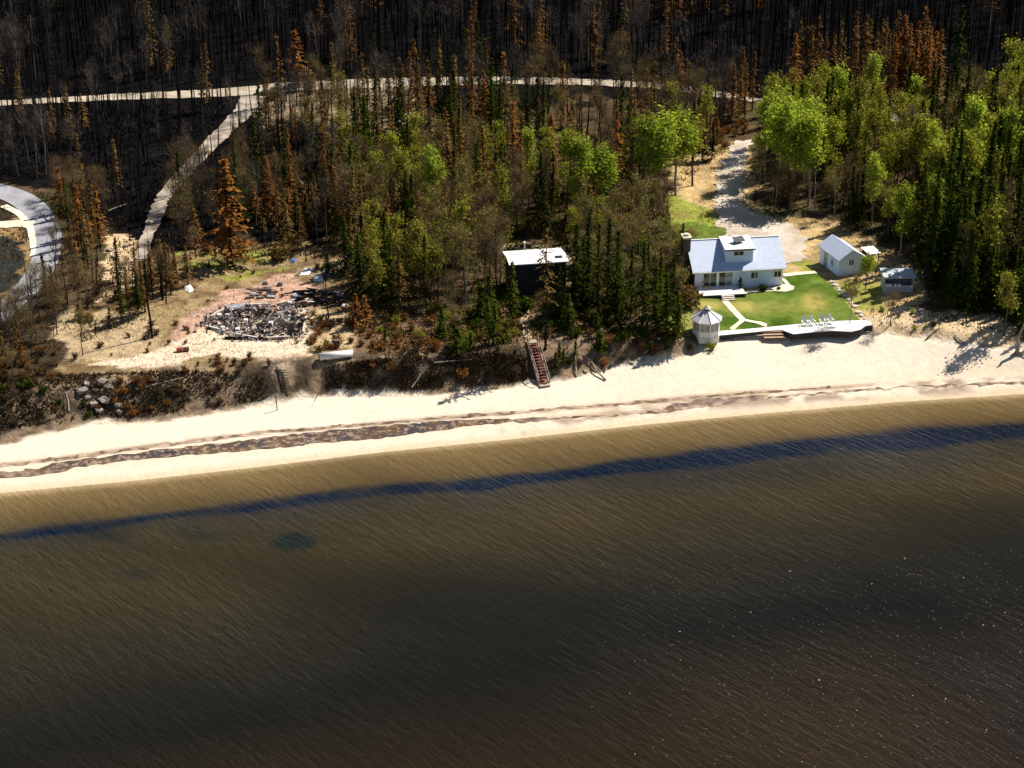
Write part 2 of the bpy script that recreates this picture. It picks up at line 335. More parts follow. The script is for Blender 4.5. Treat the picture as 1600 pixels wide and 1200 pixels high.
# ---- lake
XW = axis(-90, 90, .9, -4500, 4500); YW = axis(120, 225, .7, -1500, 262); YW = YW[YW < 300]
A, B = np.meshgrid(XW, YW); d = shore(A) - B; d = d + 1.2 * (fbm(A, B, 14, 41) - .5)
dd = d + 22 * (fbm(A, B, 38, 42, 3) - .5) * np.clip((d - 16) / 20, 0, 1)
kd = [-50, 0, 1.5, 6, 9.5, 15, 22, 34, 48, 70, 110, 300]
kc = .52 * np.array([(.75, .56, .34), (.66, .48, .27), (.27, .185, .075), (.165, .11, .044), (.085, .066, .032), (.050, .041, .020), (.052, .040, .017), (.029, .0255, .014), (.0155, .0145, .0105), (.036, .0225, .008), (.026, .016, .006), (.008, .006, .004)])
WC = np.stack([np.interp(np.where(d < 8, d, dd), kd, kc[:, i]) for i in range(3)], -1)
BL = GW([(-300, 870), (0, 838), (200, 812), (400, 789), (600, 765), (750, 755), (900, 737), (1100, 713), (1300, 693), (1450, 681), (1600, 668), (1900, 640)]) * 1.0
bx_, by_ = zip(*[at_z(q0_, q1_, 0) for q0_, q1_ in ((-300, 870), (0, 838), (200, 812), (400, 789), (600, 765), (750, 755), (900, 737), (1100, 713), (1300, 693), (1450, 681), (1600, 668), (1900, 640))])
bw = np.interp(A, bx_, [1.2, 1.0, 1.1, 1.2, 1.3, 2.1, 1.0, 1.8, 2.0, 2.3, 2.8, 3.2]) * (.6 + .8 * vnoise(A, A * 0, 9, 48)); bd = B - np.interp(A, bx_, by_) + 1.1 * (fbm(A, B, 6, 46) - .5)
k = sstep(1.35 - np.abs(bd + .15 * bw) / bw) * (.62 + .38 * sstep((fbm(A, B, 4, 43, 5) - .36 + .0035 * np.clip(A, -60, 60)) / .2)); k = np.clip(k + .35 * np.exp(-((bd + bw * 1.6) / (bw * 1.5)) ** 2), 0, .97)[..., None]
WC = WC * (1 - k) + np.array((.0018, .007, .019)) * k  # blue band: deeper trough, with its sky reflection put into the colour
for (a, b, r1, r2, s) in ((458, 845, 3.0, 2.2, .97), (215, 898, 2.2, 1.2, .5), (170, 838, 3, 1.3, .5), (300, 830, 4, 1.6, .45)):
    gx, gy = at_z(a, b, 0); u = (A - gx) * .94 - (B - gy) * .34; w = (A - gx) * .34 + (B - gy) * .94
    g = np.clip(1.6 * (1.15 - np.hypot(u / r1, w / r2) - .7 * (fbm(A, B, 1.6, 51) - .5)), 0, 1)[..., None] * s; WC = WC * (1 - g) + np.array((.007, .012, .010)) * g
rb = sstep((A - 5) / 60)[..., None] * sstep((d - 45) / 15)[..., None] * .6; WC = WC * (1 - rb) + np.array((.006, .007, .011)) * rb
ny, nx = A.shape; idx = np.arange(nx * ny).reshape(ny, nx); qw = np.stack([idx[:-1, :-1], idx[:-1, 1:], idx[1:, 1:], idx[1:, :-1]], -1).reshape(-1, 4)
qw = qw[(d[:-1, :-1] > -12).reshape(-1)]
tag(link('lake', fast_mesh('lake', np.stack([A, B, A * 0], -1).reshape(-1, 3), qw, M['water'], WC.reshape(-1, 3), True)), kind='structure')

# ---- draped sheets: roads, lawn, paths, pools
def sheet(name, W2, up, m, colf, step=.7, rag=0.0, kind='structure', parent=None, label=None):
    P = [];
    for i in range(len(W2)):
        a = np.array(W2[i]); b = np.array(W2[(i + 1) % len(W2)]); n = max(1, int(np.linalg.norm(b - a) / step))
        for j in range(n): P.append(a + (b - a) * j / n)
    P = np.array(P)
    if rag: P = P + rag * np.stack([vnoise(P[:, 0] * 3, P[:, 1] * 3, 2.0, 61) - .5, vnoise(P[:, 0] * 3, P[:, 1] * 3, 2.0, 62) - .5], -1) * 2
    lo, hi = P.min(0), P.max(0); gx, gy = np.meshgrid(np.arange(lo[0], hi[0], step), np.arange(lo[1], hi[1], step))
    ins = inpoly(P, gx.ravel(), gy.ravel()); pts = np.concatenate([P, np.stack([gx.ravel()[ins], gy.ravel()[ins]], -1)])
    r = delaunay_2d_cdt([Vector(p) for p in pts], [], [list(range(len(P)))], 1, 1e-4)
    v = np.array([tuple(q) for q in r[0]]); f = np.array([t for t in r[2] if len(t) == 3])
    c = v[f].mean(1); f = f[inpoly(P, c[:, 0], c[:, 1])]
    a, b, e = v[f[:, 0]], v[f[:, 1]], v[f[:, 2]]; cr = (b[:, 0] - a[:, 0]) * (e[:, 1] - a[:, 1]) - (b[:, 1] - a[:, 1]) * (e[:, 0] - a[:, 0]); f[cr < 0] = f[cr < 0][:, ::-1]
    z = ground_z(v[:, 0], v[:, 1]) + up if callable(getattr(up, '__mul__', None)) else up(v)
    o = link(name, fast_mesh(name, np.c_[v, z], f, m, colf(v[:, 0], v[:, 1]), True), parent)
    if kind: o['kind'] = kind
    if label: o['label'] = label
    return o
def band(px, wl, wr=None):
    """strip outline round a pixel centreline, widths in metres"""
    Pp = GW(px); n = len(Pp); wr = wr or wl
    wl = np.interp(np.arange(n), np.linspace(0, n - 1, len(wl)), wl) if hasattr(wl, '__len__') else np.full(n, wl)
    # smooth
    t = np.linspace(0, n - 1, n * 6); Q2 = []
    for s in t:
        i = int(min(s, n - 2)); u = s - i; p0 = Pp[max(i - 1, 0)]; p1 = Pp[i]; p2 = Pp[i + 1]; p3 = Pp[min(i + 2, n - 1)]
        Q2.append(.5 * (2 * p1 + (p2 - p0) * u + (2 * p0 - 5 * p1 + 4 * p2 - p3) * u * u + (3 * p1 - p0 - 3 * p2 + p3) * u ** 3))
    Q2 = np.array(Q2); ww = np.interp(t, np.arange(n), wl); T = np.gradient(Q2, axis=0); T /= np.linalg.norm(T, axis=1)[:, None]; N = np.stack([-T[:, 1], T[:, 0]], -1)
    return np.concatenate([Q2 + N * ww[:, None] / 2, (Q2 - N * ww[:, None] / 2)[::-1]])
def cf(c1, c2, s=2.5, seed=70):
    c1 = np.array(c1); c2 = np.array(c2)
    return lambda x, y: c1 + (c2 - c1) * sstep((fbm(x, y, s, seed) - .35) / .3)[:, None]
M['gravel'] = ground_mat('pale_gravel', .95, .03, .15)
M['asph'] = ground_mat('grey_asphalt', .9, .01, .12)
M['turf'] = ground_mat('lawn_turf', .95, .08, .3)
FAR = [(-250, 185), (-60, 168), (0, 162), (100, 156), (200, 151), (360, 144), (450, 136), (600, 130), (700, 127), (850, 127), (950, 130), (1050, 138), (1120, 147), (1180, 157), (1250, 166), (1330, 174), (1430, 183), (1650, 196), (1900, 210)]
sheet('far_road', band(FAR, [2.5, 2.5, 2.8, 4.6, 4.8, 3.6, 3.0, 2.4, 2.0, 2.6, 4]), .06, M['gravel'], cf((.45, .39, .30), (.34, .28, .21), 1.4), rag=.3)
TRK = [(397, 150), (385, 170), (350, 205), (318, 238), (285, 272), (258, 305), (240, 345), (226, 385), (220, 405)]
sheet('dirt_track', band(TRK, [4.4, 3.0, 2.4, 2.1, 1.8, 1.4]), .075, M['gravel'], cf((.40, .34, .28), (.18, .15, .12), 1.5), rag=.3)
PAV = [(-160, 285), (-50, 290), (10, 302), (48, 322), (70, 355), (74, 390), (62, 425), (36, 458), (10, 482), (-30, 520)]
sheet('paved_road', band(PAV, [4.2, 4.2, 3.9, 3.6, 3.4, 3.2]), .08, M['asph'], cf((.33, .33, .36), (.27, .27, .29)))
sheet('shoulder', band([(5, 322), (28, 334), (46, 355), (52, 385), (50, 402)], [1.2, 1.0, .9, .5]), .10, M['gravel'], cf((.78, .70, .55), (.66, .58, .44)), .4, .1)
sheet('side_drive', band([(-60, 352), (0, 352), (30, 350), (50, 352)], 2.6), .105, M['gravel'], cf((.78, .70, .56), (.62, .54, .42)), .5, .3)
DRV = [(1158, 212), (1148, 235), (1136, 262), (1126, 290), (1130, 318), (1150, 340)]
dv = sheet('driveway', np.concatenate([GW([(1150, 218), (1175, 222), (1165, 250), (1158, 290), (1165, 330), (1230, 350), (1258, 372), (1262, 400), (1235, 412), (1195, 410), (1150, 385), (1130, 368), (1118, 330), (1116, 295), (1128, 255)])]), .07, M['gravel'], cf((.54, .47, .40), (.42, .36, .28), 3), .6, .8)
LAWN = [(1085, 463), (1100, 461), (1160, 462), (1222, 452), (1226, 428), (1276, 428), (1300, 448), (1318, 468), (1336, 492), (1344, 501), (1300, 503), (1200, 511), (1122, 518), (1112, 500), (1090, 480)]
def lawnc(x, y):
    px, py = project(x, y, 4.); g = fbm(x, y, 2.6, 81, 3)[:, None]; q = sstep((fbm(x, y, 4.5, 82, 4) - .38) / .22)
    yel = np.exp(-(((px - 1175) / 55) ** 2 + ((py - 474) / 7.5) ** 2)) + np.exp(-(((px - 1268) / 20) ** 2 + ((py - 470) / 16) ** 2)) + .6 * np.exp(-(((px - 1105) / 18) ** 2 + ((py - 474) / 10) ** 2)); yel = np.clip(yel * (.5 + q), 0, .9)[:, None]
    c = np.array((.055, .105, .014)) + (np.array((.12, .165, .03)) - np.array((.055, .105, .014))) * sstep((g - .35) / .3)
    return c * (1 - yel) + np.array((.33, .28, .08)) * yel
sheet('lawn', GW(LAWN), .06, M['turf'], lawnc, .45)
concr = cf((.78, .70, .52), (.68, .60, .44))
sheet('garden_path', band([(1127, 464), (1138, 477), (1150, 490), (1162, 502)], .85), .10, M['gravel'], concr, .4)
sheet('garden_path', band([(1161, 501), (1152, 508), (1143, 516)], .6), .112, M['gravel'], concr, .4)
sheet('garden_path', band([(1163, 501), (1178, 504), (1198, 510)], .6), .12, M['gravel'], concr, .4)
sheet('garden_path', band([(1224, 431), (1250, 428), (1276, 426)], .9), .10, M['gravel'], concr, .4)
sheet('garden_path', band([(1162, 460), (1168, 456.5), (1185, 455), (1205, 453), (1220, 452)], [.5, .5, .7, 1.2, 1.6]), .10, M['gravel'], concr, .3)
sheet('patio', GW([(1206, 452), (1222, 446), (1232, 445), (1241, 449), (1240, 454), (1228, 457), (1210, 456)]), .13, M['gravel'], concr, .3)
sheet('garden_path', band([(1223, 437), (1228, 442), (1232, 447)], .5), .14, M['gravel'], concr, .3)
m, n, l, p = new_mat('pool_water'); M['pool'] = m
l.new(mixc(n, l, ramp(n, l, noise(n, l, 1.6, 6), .5, .62), mixc(n, l, ramp(n, l, noise(n, l, .3), .4, .6), (.05, .042, .045), (.12, .07, .03)), (.30, .21, .14)), p.inputs['Base Color']); p.inputs['Roughness'].default_value = .15
b_ = n.new('ShaderNodeBump'); b_.inputs['Distance'].default_value = .05; l.new(noise(n, l, 2.), b_.inputs['Height']); l.new(b_.outputs[0], p.inputs['Normal'])
pool = GW([(90, 722), (200, 710), (300, 697), (400, 686), (480, 676), (560, 669), (640, 662), (720, 656), (800, 655), (808, 659), (740, 665), (660, 676), (600, 684), (500, 693), (400, 703), (300, 711), (200, 720), (110, 732), (40, 738)])
sheet('beach_pool', pool, .035, M['pool'], cf((1, 1, 1), (1, 1, 1)), .5, .25)
M['wrack'] = ground_mat('damp_wrack', .8, .05, .5)
sheet('wrack_line', band([(815, 659), (900, 652), (980, 646), (1060, 638), (1140, 628), (1240, 618), (1350, 610), (1440, 603), (1520, 601), (1620, 596)], [.5, .3, .5, .9, .7, .3, .4, .25, .5, .3]), .025, M['wrack'], cf((.12, .08, .055), (.42, .32, .24), .8), .35, .35)
sheet('wrack_line', band([(-20, 729), (100, 716), (200, 703), (320, 688), (400, 677), (500, 669), (600, 661), (700, 653), (800, 645), (900, 637), (1000, 629), (1100, 620), (1200, 612), (1300, 606)], [.4, .6, .45, .6, .45, .6, .5, .5, .5, .4, .5, .45, .4, .35]), .022, M['wrack'], cf((.12, .08, .055), (.40, .30, .22), .8), .35, .3)
for q in ([(-30, 742), (60, 732), (120, 726), (110, 736), (40, 744), (-30, 752)], [(795, 656), (850, 652), (860, 656), (810, 662)], [(1040, 634), (1080, 626), (1150, 620), (1200, 618), (1190, 624), (1130, 630), (1060, 638)]):
    sheet('wet_sand', GW(q), .03, M['wrack'], cf((.11, .085, .075), (.28, .20, .15), .8), .4, .3)

# ------------------------------------------------------------ buildings
def window(par, c, w, h, m=None, out=(0, -1), mull=1, name='window', fm='trim'):
    """framed window on a wall facing out=(x,y) in the parent's space; mesh of frame with panes as sub-parts"""
    ox, oy = out; rz = math.atan2(ox, -oy); R = Matrix.Rotation(rz, 3, 'Z'); f = MB(); c = Vector(c); t = .07
    def bx(mb, x, z, dx, dz, dy, off): mb.box(np.array(c + R @ Vector((x, -off, z))), (dx, dy, dz), rz)
    for x, z, dx, dz in ((0, h / 2, w + t, t), (0, -h / 2, w + t, t), (-w / 2, 0, t, h - t), (w / 2, 0, t, h - t)): bx(f, x, z, dx, dz, .09, .03)
    for k in range(1, mull + 1): bx(f, -w / 2 + w * k / (mull + 1), 0, .05, h - t, .07, .03)
    fr = f.build(name, M[fm], par)
    for k in range(mull + 1):
        g = MB(); pw = w / (mull + 1); bx(g, -w / 2 + pw * (k + .5), 0, pw - .06, h - t - .01, .03, .015); g.build('pane', (m or [M['glass']])[k % len(m or [1])], fr)
    return fr
def siding(par, name, a, b, z0, z1, m, n=None, gable=None, step=.22, th=.03):
    """horizontal clapboards from point a to b (parent xy), outer side to the right of a->b; gable=peak height"""
    a = Vector(a); b = Vector(b); d = (b - a); L = d.length; d /= L; nrm = Vector((d.y, -d.x)); rz = math.atan2(d.y, d.x); z = z0
    top = gable or z1
    while z < top - .03:
        hh = min(step, top - z); x0, x1 = 0, L
        if gable and z + hh / 2 > z1: k = (z + hh / 2 - z1) / (gable - z1); x0 = L / 2 * k; x1 = L - x0
        if x1 - x0 > .1:
            cc = a + d * (x0 + x1) / 2 + nrm * th / 2; MB().box((cc.x, cc.y, z + hh / 2), (x1 - x0, th, hh - .004), rz, 0).build('plank', m, par)
        z += hh
# house
A_ = G(1085, 451.5); B_ = G(1221.5, 446.5); yaw = math.atan2(B_.y - A_.y, B_.x - A_.x); L = (B_ - A_).length * 1.0; D = 8.4; base = min(A_.z, B_.z) - .05
hs = empty('white_house', (A_.x, A_.y, base), yaw, 'white house with grey shingle roof, shed dormer and front deck beside the green lawn', 'house')
wh = 2.75; rise = 2.35; ov = .4
def hp(x, y, z): return (x, y, z)
w = MB(); w.hull([hp(0, 0, -1), hp(L, 0, -1), hp(L, D, -1), hp(0, D, -1)], [hp(0, 0, wh), hp(L, 0, wh), hp(L, D, wh), hp(0, D, wh)])
wall = w.build('wall', M['white'], hs)
siding(wall, 'plank', (0, 0), (L, 0), .1, wh, M['white'], step=.28)
for x in (0.02, L - .02): MB().add([(x, 0, wh), (x, D, wh), (x, D / 2, wh + rise)], (), [(0, 1, 2), (2, 1, 0)]).build('gable_wall', M['brownwood'], hs)
gw = B1('side_wall', M['brownwood'], hs, (-.03, D / 2, wh / 2), (.05, D, wh)); gw['label'] = 'brown shaded end wall'
siding(gw, 'plank', (-.055, D), (-.055, 0), .1, wh, M['brownwood'], gable=wh + rise, step=.35)
f_ = MB(); f_.box((L / 2, .0, .02), (L + .1, .12, .25)); f_.build('foundation', M['conc'], hs)
def slope(mb, x0, x1, y0, z0, y1, z1, th=.14):
    mb.hull([(x0, y0, z0 - th), (x1, y0, z0 - th), (x1, y1, z1 - th), (x0, y1, z1 - th)], [(x0, y0, z0), (x1, y0, z0), (x1, y1, z1), (x0, y1, z1)])
k = rise / (D / 2); r = MB(); slope(r, -ov, L + ov, -ov, wh - k * ov + .16, D / 2, wh + rise + .16); rf = r.build('roof', M['roof'], hs)
r = MB(); slope(r, -ov, L + ov, D + ov, wh - k * ov + .155, D / 2 + .001, wh + rise + .155); r.build('roof', M['roof'], hs)
B1('ridge_cap', M['trim'], hs, (L / 2, D / 2, wh + rise + .2), (L + 2 * ov, .2, .05))
B1('gutter', M['trim'], hs, (L / 2, -ov - .06, wh - k * ov + .04), (L + 2 * ov, .12, .14))
B1('soffit', M['trim'], hs, (L / 2, -ov / 2, wh - k * ov - .03), (L, ov, .05))
for x in (.06, L - .06): B1('corner_board', M['trim'], hs, (x, -.045, wh / 2), (.12, .05, wh))
# dormer
dx0, dx1, dy = 4.05, 7.65, .75; dz0 = wh + .16 + k * dy; dz1 = wh + rise - .02
dr = MB().hull([(dx0, dy, dz0 - .3), (dx1, dy, dz0 - .3), (dx1, D / 2 - .2, dz0 - .3), (dx0, D / 2 - .2, dz0 - .3)], [(dx0, dy, dz1), (dx1, dy, dz1), (dx1, D / 2 - .2, dz1 + .35), (dx0, D / 2 - .2, dz1 + .35)]).build('dormer', M['white'], hs)
r = MB(); slope(r, dx0 - .15, dx1 + .2, dy - .3, dz1 + .1, D / 2 + .1, dz1 + .5, .12); q = r.build('dormer_roof', M['whiteroof'], dr)
B1('fascia', M['black'], dr, ((dx0 + dx1) / 2, dy - .33, dz1 + .0), (dx1 - dx0 + .35, .05, .16))
window(hs, (5.75, dy - .02, dz1 - .55), 1.3, .62, name='dormer_window')
rk = MB()  # tilted dark rack on the dormer roof
rk.box((6.05, 2.3, dz1 + .75), (1.5, .9, .07), .35, math.radians(28)); rk.box((6.05, 2.75, dz1 + .65), (1.3, .05, .6), .35); rk.tube([(4.8, 2.9, dz1 + 1.1), (6.9, 2.2, dz1 + .55)], [.04, .04], 4)
rkm = empty('roof_panel', (0, 0, 0)); bpy.data.objects.remove(rkm)
sp = rk.build('solar_panel', M['dark'], hs); sp['label'] = 'dark tilted panel on the white dormer roof'
# windows and doors
window(hs, (1.95, -.05, 1.42), 1.75, 1.85, mull=1)
window(hs, (4.0, -.05, 1.42), 1.8, 1.9, [M['glass'], M['paleglass']], mull=1, name='sliding_door')
B1('door_post', M['trim'], hs, (2.96, -.06, 1.35), (.2, .08, 2.3))
window(hs, (7.75, -.05, 1.75), .95, .9, [M['glass'], M['paleglass']])
window(hs, (10.75, -.05, 1.75), .95, .85, mull=1)
# chimney on the left end
ch = MB(); ch.box((-.55, D / 2 - .9, 2.9), (.9, 1.4, 6.4)); ch = ch.build('chimney', M['stone'], hs)
B1('chimney_cap', M['cream'], ch, (-.55, D / 2 - .9, 6.17), (1.15, 1.65, .22)); B1('flue', M['cream'], ch, (-.55, D / 2 - .9, 6.4), (.5, .6, .3))
for j in range(14):
    for i in range(3): B1('stone', M['stone'], ch, (-.99 + .02 * ((i + j) % 2), D / 2 - 1.35 + i * .45 + .1 * (j % 2) - .05, .2 + j * .43), (.12, .42, .38))
# front deck
fd = empty('front_deck', hs.matrix_basis @ Vector((0, 0, 0)) if False else (A_.x, A_.y, base), yaw, 'low white deck under the glass doors of the white house', 'deck')
for j in range(12): B1('plank', M['trim'], fd, (3.05, -.25 - j * .235, .46 + .004 * (j % 2)), (5.9, .215, .05))
B1('rim', M['dark'], fd, (3.05, -2.95, .2), (5.8, .06, .42)); B1('rim', M['dark'], fd, (.12, -1.55, .2), (.06, 2.7, .42)); B1('rim', M['dark'], fd, (5.98, -1.55, .2), (.06, 2.7, .42))
stp = empty('deck_steps', (A_.x, A_.y, base), yaw, 'small grey steps in front of the white deck at the garden path', 'steps')
for j in range(3): B1('tread', M['conc'], stp, (3.6 + .0 * j, -3.15 - .3 * j, .36 - .13 * j), (1.6, .34, .14))
# ---- gazebo
gz = G(1103, 522); ge = empty('gazebo', gz, .2, 'white octagonal gazebo with ribbed pale roof at the beach end of the lawn', 'gazebo')
RG = 1.65; H1 = 2.1
def oc(r, z, o=0): return [(r * math.cos(math.pi / 4 * i + o), r * math.sin(math.pi / 4 * i + o), z) for i in range(8)]
MB().hull(oc(RG + .1, -.6), oc(RG + .1, .12)).build('base', M['deckw'], ge)
for i in range(8):
    a = oc(RG, 0)[i]; b = oc(RG, 0)[(i + 1) % 8]; MB().box((a[0], a[1], H1 / 2 + .06), (.12, .12, H1 - .1), math.pi / 4 * i).build('post', M['trim'], ge)
    mx, my = (a[0] + b[0]) / 2, (a[1] + b[1]) / 2; an = math.atan2(b[1] - a[1], b[0] - a[0]); ln = math.hypot(b[0] - a[0], b[1] - a[1])
    MB().box((mx, my, .5), (ln - .13, .05, .72), an).build('panel', M['trim'], ge); MB().box((mx, my, 1.95), (ln - .13, .06, .22), an).build('frieze', M['trim'], ge)
    MB().box((mx, my, 1.34), (ln - .15, .02, .94), an).build('screen', mat('screen_mesh', (.38, .36, .33), (.3, .28, .26), 2, .8) if i == 0 else bpy.data.materials['screen_mesh'], ge)
    MB().box((mx, my, 1.34), (.05, .05, .94), an).build('mullion', M['trim'], ge)
RR = RG + .32
for i in range(8):
    a = oc(RR, H1)[i]; b = oc(RR, H1)[(i + 1) % 8]; c = oc(.35, H1 + 1.05)[i]; e = oc(.35, H1 + 1.05)[(i + 1) % 8]
    v = [np.array(q) for q in (a, b, e, c)]; MB().hull([q - (0, 0, .07) for q in v], v).build('roof_panel', M['roofp'] if 'roofp' in M else M.setdefault('roofp', mat('pale_lavender_roof', (.55, .52, .56), (.48, .46, .5), 3, .6)), ge)
    MB().tube([np.array(a) + (0, 0, .03), np.array(c) + (0, 0, .03)], [.06, .05], 4).build('rib', M['trim'], ge)
MB().hull(oc(.34, H1 + .95), oc(.34, H1 + 1.3)).build('cupola', M['dark'], ge)
MB().hull(oc(.5, H1 + 1.3), oc(.06, H1 + 1.72)).build('cupola_roof', M['cream'], ge)
# ---- shed
s0 = G(1309.5, 431.5); s1 = G(1287, 415); dr_ = Vector((s0.x - s1.x, s0.y - s1.y)).normalized(); Ls = 5.2; Wd = 3.5
syaw = math.atan2(-dr_.x * -1, -dr_.y * -1) if False else math.atan2(dr_.y, dr_.x) + math.pi / 2
sh_ = empty('garden_shed', (s0.x, s0.y, s0.z - .05), syaw, 'small white shed with blue-grey gable roof at the corner of the lawn', 'shed')
# local: x to the right along the gable front, y back along the wall
hw = 2.45; rs = 1.1
MB().hull([(0, 0, -.6), (Wd, 0, -.6), (Wd, Ls, -.6), (0, Ls, -.6)], [(0, 0, hw), (Wd, 0, hw), (Wd, Ls, hw), (0, Ls, hw)]).build('wall', M['white'], sh_)
for y in (Ls - .01, .01): gb = MB().add([(0, y, hw), (Wd, y, hw), (Wd / 2, y, hw + rs)], (), [(0, 1, 2), (2, 1, 0)]).build('gable_wall', M['white'], sh_)
siding(gb, 'plank', (0, 0), (Wd, 0), .05, hw, M['white'], gable=hw + rs, step=.24)
for sx in (0, 1):
    r = MB(); x0, x1 = (-.3, Wd / 2) if sx == 0 else (Wd + .3, Wd / 2 + .001); kz = rs / (Wd / 2)
    r.hull([(x0, -.35, hw - .3 * kz), (x1, -.35, hw + rs), (x1, Ls + .3, hw + rs), (x0, Ls + .3, hw - .3 * kz)], [(x0, -.35, hw - .3 * kz + .12), (x1, -.35, hw + rs + .12), (x1, Ls + .3, hw + rs + .12), (x0, Ls + .3, hw - .3 * kz + .12)])
    r.build('roof', M['roof'], sh_)
for sx in (0, 1):
    x0, x1 = (-.3, Wd / 2) if sx == 0 else (Wd + .3, Wd / 2); MB().tube([(x0, -.37, hw - .3 * kz + .05), (x1, -.37, hw + rs + .05)], [.07, .07], 4).build('bargeboard', M['trim'], sh_)
window(sh_, (1.75, -.04, 1.75), .7, .75)
window(sh_, (-.01, 1.7, 1.35), .6, .8, out=(-1, 0)); B1('door', M['paleglass'], sh_, (-.02, 3.6, 1.0), (.05, .85, 1.95))
# lean-to right of the shed
q = G(1356, 411); lt = empty('lean_to', q, .5, 'dark low lean-to with a white sloping roof panel behind the garden shed', 'lean-to')
for x in (0, 1.7):
    for y in (0, 1.3): B1('post', M['dark'], lt, (x, y, .7), (.12, .12, 1.6))
B1('back_wall', M['dark'], lt, (.85, 1.3, .75), (1.7, .06, 1.5)); r = MB(); r.hull([(-.2, -.3, 1.3), (1.9, -.3, 1.1), (1.9, 1.5, 1.5), (-.2, 1.5, 1.7)], [(-.2, -.3, 1.36), (1.9, -.3, 1.16), (1.9, 1.5, 1.56), (-.2, 1.5, 1.76)]); r.build('roof', M['whiteroof'], lt)
# open fronted store among the trees
q = G(1381, 457); st = empty('storage_hut', q, .05, 'grey open-fronted hut with pale shelves in tree shade beyond the garden shed', 'hut')
M['greyw'] = mat('grey_painted_wood', (.46, .50, .54), (.36, .39, .42), 2, .7)
B1('back_wall', M['greyw'], st, (2.1, 2.4, 1.1), (4.2, .08, 2.4)); B1('side_wall', M['greyw'], st, (.04, 1.2, 1.1), (.08, 2.3, 2.4)); B1('side_wall', M['greyw'], st, (4.16, 1.2, 1.1), (.08, 2.3, 2.4))
B1('front_wall', M['greyw'], st, (2.1, -.0, .45), (4.2, .08, .95)); B1('beam', M['greyw'], st, (2.1, 0, 2.2), (4.2, .1, .25)); MB().hull([(-.25, -.4, 2.35), (4.45, -.4, 2.35), (4.45, 2.7, 2.65), (-.25, 2.7, 2.65)], [(-.25, -.4, 2.43), (4.45, -.4, 2.43), (4.45, 2.7, 2.73), (-.25, 2.7, 2.73)]).build('roof', M['greyw'], st)
B1('shelf', M['deckw'], st, (2.1, -.15, 1.0), (4.2, .5, .06)); B1('opening_shade', M['dark'], st, (2.1, 2.2, 1.6), (4.0, .1, 1.1))  # dark board inside the hut stands for the shade of its open front
for i, (dx, w_) in enumerate(((.55, .8), (1.5, .35), (2.1, .35))):
    o = B1('storage_box', M['tarp'], None, tuple(q + Vector((dx * .88, -.15, 1.07))), (w_, .35, .32)); tag(o, ['long white box on the shelf of the grey open hut', 'white box on the hut shelf next to the long one', 'rightmost white box on the shelf of the grey hut'][i], 'box', 'boxes on the hut shelf')
st.scale = (.88, .88, .88)
# ---- dark cabin
c0 = G(799, 462); c1 = G(884, 458); cy = math.atan2(c1.y - c0.y, c1.x - c0.x); Lc = (c1 - c0).length; cb = empty('dark_cabin', c0, cy, 'dark cabin with a white metal roof among the spruces above the beach stairs', 'cabin')
hc = 4.3; Dc = 4.2
MB().hull([(0, 0, -1), (Lc, 0, -1), (Lc, Dc, -1), (0, Dc, -1)], [(0, 0, hc), (Lc, 0, hc), (Lc, Dc, hc - .1), (0, Dc, hc - .1)]).build('wall', M['dark'], cb)
rc = MB(); slope(rc, -.35, Lc + .25, -.5, hc + .02, Dc / 2 - .3, hc + .25, .12); rc = rc.build('roof', M['whiteroof'], cb)
rc2 = MB(); slope(rc2, -.35, Lc + .25, Dc + .5, hc - .15, Dc / 2 - .299, hc + .245, .12); rc2.build('roof', M['whiteroof'], cb)
for j in range(15): MB().box((-.2 + j * (Lc + .3) / 14, .65, hc + .145), (.04, 2.28, .03), 0, math.atan(.23 / 2.3)).build('seam', M['whiteroof'], rc)
for j in range(int(Lc / .35)): B1('board', M['dark'], cb, (.17 + j * .35, -.02, hc / 2 - .05), (.3, .05, hc - .1))
window(cb, (2.0, -.06, 2.4), 1.2, 1.1, fm='black'); window(cb, (5.2, -.06, 2.4), 1.4, 1.1, fm='black')
MB().tube([(2.2, 2.9, hc + .5), (2.2, 2.9, hc + 1.5)], [.09, .09], 6).build('stovepipe', M['greyw'], cb); MB().tube([(2.2, 2.9, hc + 1.5), (2.2, 2.9, hc + 1.65)], [.17, .17], 6).build('pipe_cap', M['trim'], cb)
MB().box((Lc - .8, .8, hc + .18), (.9, .6, .05), 0, math.atan(.1)).build('skylight', M['glass'], cb)
# ---- boardwalk and sea wall
dk = empty('beach_deck', G(1240, 510), 0, 'long pale boardwalk deck edging the lawn above the sand', 'deck'); D0 = dk.location
top = [(1122, 517.5), (1160, 514.5), (1200, 511), (1240, 507), (1280, 504), (1310, 501.5), (1352, 500), (1364, 506)]
bot = [(1122, 524), (1160, 520.5), (1200, 516.5), (1222, 515.5), (1240, 522), (1268, 519), (1300, 516.5), (1330, 518), (1344, 515), (1352, 509), (1364, 508)]
ZD = max(G(*p).z for p in top) + .12
def atp(px, py): x, y = at_z(px, py, ZD); return np.array((x - D0.x, y - D0.y))
tp = np.array([atp(*p) for p in top]); bt = np.array([atp(*p) for p in bot])
xa, xb = tp[0, 0], tp[-1, 0] - .15; nb = 92
for j in range(nb):
    u0 = xa + (xb - xa) * j / nb; u1 = xa + (xb - xa) * (j + .97) / nb
    P = [(u0, np.interp(u0, bt[:, 0], bt[:, 1])), (u1, np.interp(u1, bt[:, 0], bt[:, 1])), (u1, np.interp(u1, tp[:, 0], tp[:, 1])), (u0, np.interp(u0, tp[:, 0], tp[:, 1]))]
    z0 = ZD - D0.z + .006 * (j % 3)
    MB().hull([(*p, z0 - .06) for p in P], [(*p, z0) for p in P]).build('plank', M['deckw'], dk)
